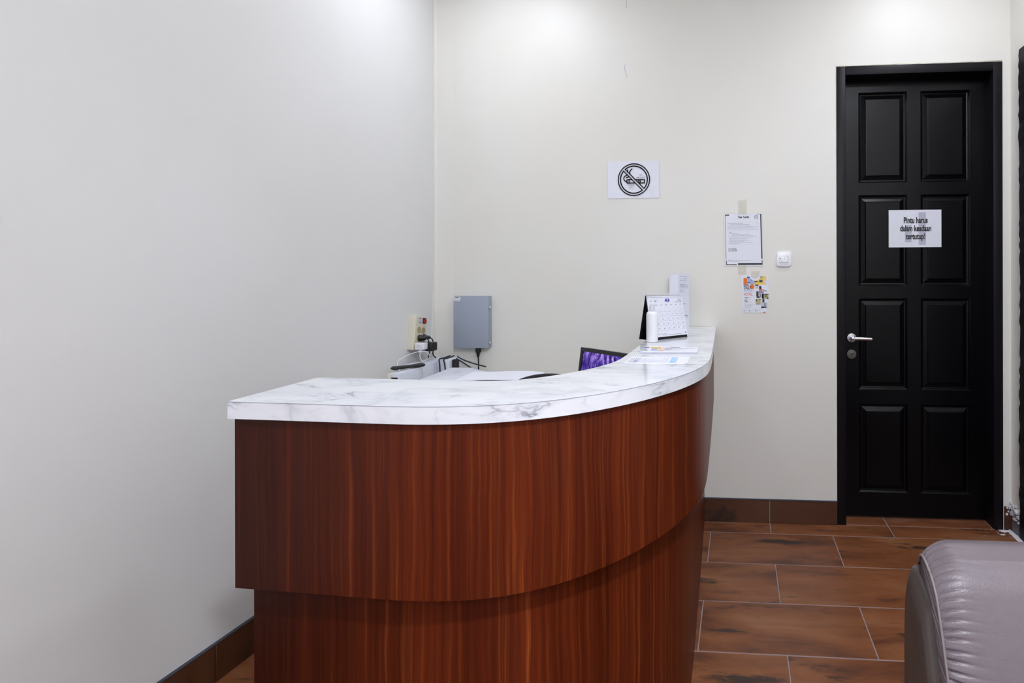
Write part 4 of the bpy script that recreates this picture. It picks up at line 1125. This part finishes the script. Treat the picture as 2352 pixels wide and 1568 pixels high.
# bottle
bo = empty('pump_bottle', (-0.334, -0.757, ZC), label='slim white bottle with a frosted cap in front of the calendar', cat='bottle')
lathe('bottle_body', [(0.019, 0.0), (0.0222, 0.002), (0.0228, 0.006), (0.0228, 0.106), (0.0215, 0.114), (0.017, 0.1195), (0.012, 0.121)], M['white_plastic'], bo, seg=48)
lathe('cap', [(0.0105, 0.1215), (0.0105, 0.141), (0.0092, 0.147), (0.006, 0.149)], M['frost'], bo, seg=32, label='frosted clear cap')
# brochure stack
st = empty('flyer_stack', (-0.232, -1.025, ZC), rz=math.radians(3), label='small stack of glossy printed flyers on the counter nearer the bottle', cat='flyers')
for i in range(4):
    boxo('flyer', (-0.096 + 0.001 * i, -0.073 + 0.002 * (i % 2), 0.0003 + i * 0.0014, 0.096 - 0.0012 * (3 - i), 0.073, 0.0012 + i * 0.0014), M['paper'], st)
s = Sheet((0, 0, 0.0056), X, Y)
s.rect(-0.094, -0.055, -0.086, 0.03, 'paleink'); s.rect(-0.092, 0.035, -0.075, 0.055, 'navy'); s.rect(-0.088, -0.03, -0.074, -0.012, 'darkgrey'); s.rect(-0.070, 0.03, -0.035, 0.062, 'yellow'); s.rect(-0.04, -0.045, -0.018, 0.04, 'peach'); s.rect(-0.062, -0.03, -0.042, 0.02, 'lilac')
s.rect(-0.018, -0.02, 0.005, 0.05, 'paleink'); s.layer = 1
s.words(0.0, 0.045, 0.032, 0.014, 'darkgrey', rq); s.words(0.055, 0.03, 0.085, 0.010, 'greyink', rq); s.words(-0.015, 0.015, 0.06, 0.007, 'greyink', rq); s.words(-0.01, -0.03, 0.05, 0.005, 'peach', rq); s.words(0.005, -0.012, 0.07, 0.004, 'paleink', rq)
s.done('printed_pictures', st)
# price list
pl = empty('price_list', (-0.241, -1.246, ZC), rz=math.radians(2), label='flat white printed list with a blue band, nearest the curve of the counter', cat='paper')
prism('paper_sheet', [(-0.091, -0.068), (0.074, -0.072), (0.092, -0.060), (0.094, 0.068), (-0.090, 0.070)], 0.0004, 0.0012, M['paper'], pl)
prism('under_sheet', [(-0.088, -0.072), (0.085, -0.078), (0.085, 0.060), (-0.088, 0.060)], 0.0, 0.0004, M['paper'], pl)
s = Sheet((0, 0, 0.0012), X, Y)
s.rect(0.040, -0.062, 0.058, 0.050, 'skyink'); s.rect(-0.066, -0.055, -0.058, -0.010, 'lilac'); s.layer = 1
rz_ = random.Random(4)
for i in range(24):
    x = -0.082 + i * 0.0066
    y0 = -0.060; y1 = rz_.uniform(-0.02, 0.03) if 4 < i < 17 else rz_.uniform(0.03, 0.055)
    if x < 0.036: s.rect(x, y0, x + 0.0016, y1, 'greyink' if i < 5 else 'paleink')
s.rect(0.046, -0.055, 0.048, 0.04, 'paper'); s.rect(0.052, -0.055, 0.054, 0.04, 'paper')
s.done('printed_text', pl)
# folded leaflet standing against the wall
lf = empty('standing_leaflet', (-0.302, -0.030, ZC), label='tall folded white leaflet standing on the counter against the wall', cat='leaflet')
bm = bmesh.new(); n = 14; J = 20
def panel(bm, f):
    g = [[bm.verts.new(f(i / n, j / J)) for j in range(J + 1)] for i in range(n + 1)]
    for i in range(n):
        for j in range(J): bm.faces.new((g[i][j], g[i + 1][j], g[i + 1][j + 1], g[i][j + 1]))
HL = 0.278
panel(bm, lambda u, t: (-0.007 - 0.046 * u, 0.022 - 0.034 * u - 0.010 * math.sin(PI * u) * (1 - t) * 1.6, HL * 0.985 * t))
link('leaflet_panel', bm, M['paper'], lf, smooth=True)
bm = bmesh.new(); panel(bm, lambda u, t: (-0.006 + 0.056 * u, 0.022 - 0.040 * u, HL * t))
o_ = link('leaflet_panel', bm, M['paper'], lf, smooth=True)
a_, b_ = Vector((-0.006, 0.022, 0)), Vector((0.050, -0.018, 0)); wd = (b_ - a_).normalized(); wl = (b_ - a_).length
s = Sheet(a_ + wd.cross(Z) * 0.0003, wd, Z)
for (yy, x0_, x1_, kk, h_) in ((0.262, 0.1, 0.9, 'greyink', 0.003), (0.250, 0.45, 0.85, 'greyink', 0.003), (0.242, 0.15, 0.35, 'darkgrey', 0.004), (0.242, 0.45, 0.85, 'greyink', 0.003), (0.233, 0.45, 0.8, 'greyink', 0.003), (0.218, 0.1, 0.5, 'darkgrey', 0.004), (0.218, 0.55, 0.9, 'greyink', 0.003),
                               (0.210, 0.1, 0.9, 'greyink', 0.0035), (0.203, 0.1, 0.9, 'greyink', 0.003), (0.190, 0.1, 0.5, 'greyink', 0.003), (0.180, 0.1, 0.45, 'greyink', 0.003), (0.12, 0.4, 0.7, 'greyink', 0.003), (0.06, 0.5, 0.9, 'darkgrey', 0.004), (0.052, 0.5, 0.9, 'greyink', 0.003)):
    s.words(wl * x0_, yy, wl * x1_, h_, kk, rq)
s.done('printed_text', lf)
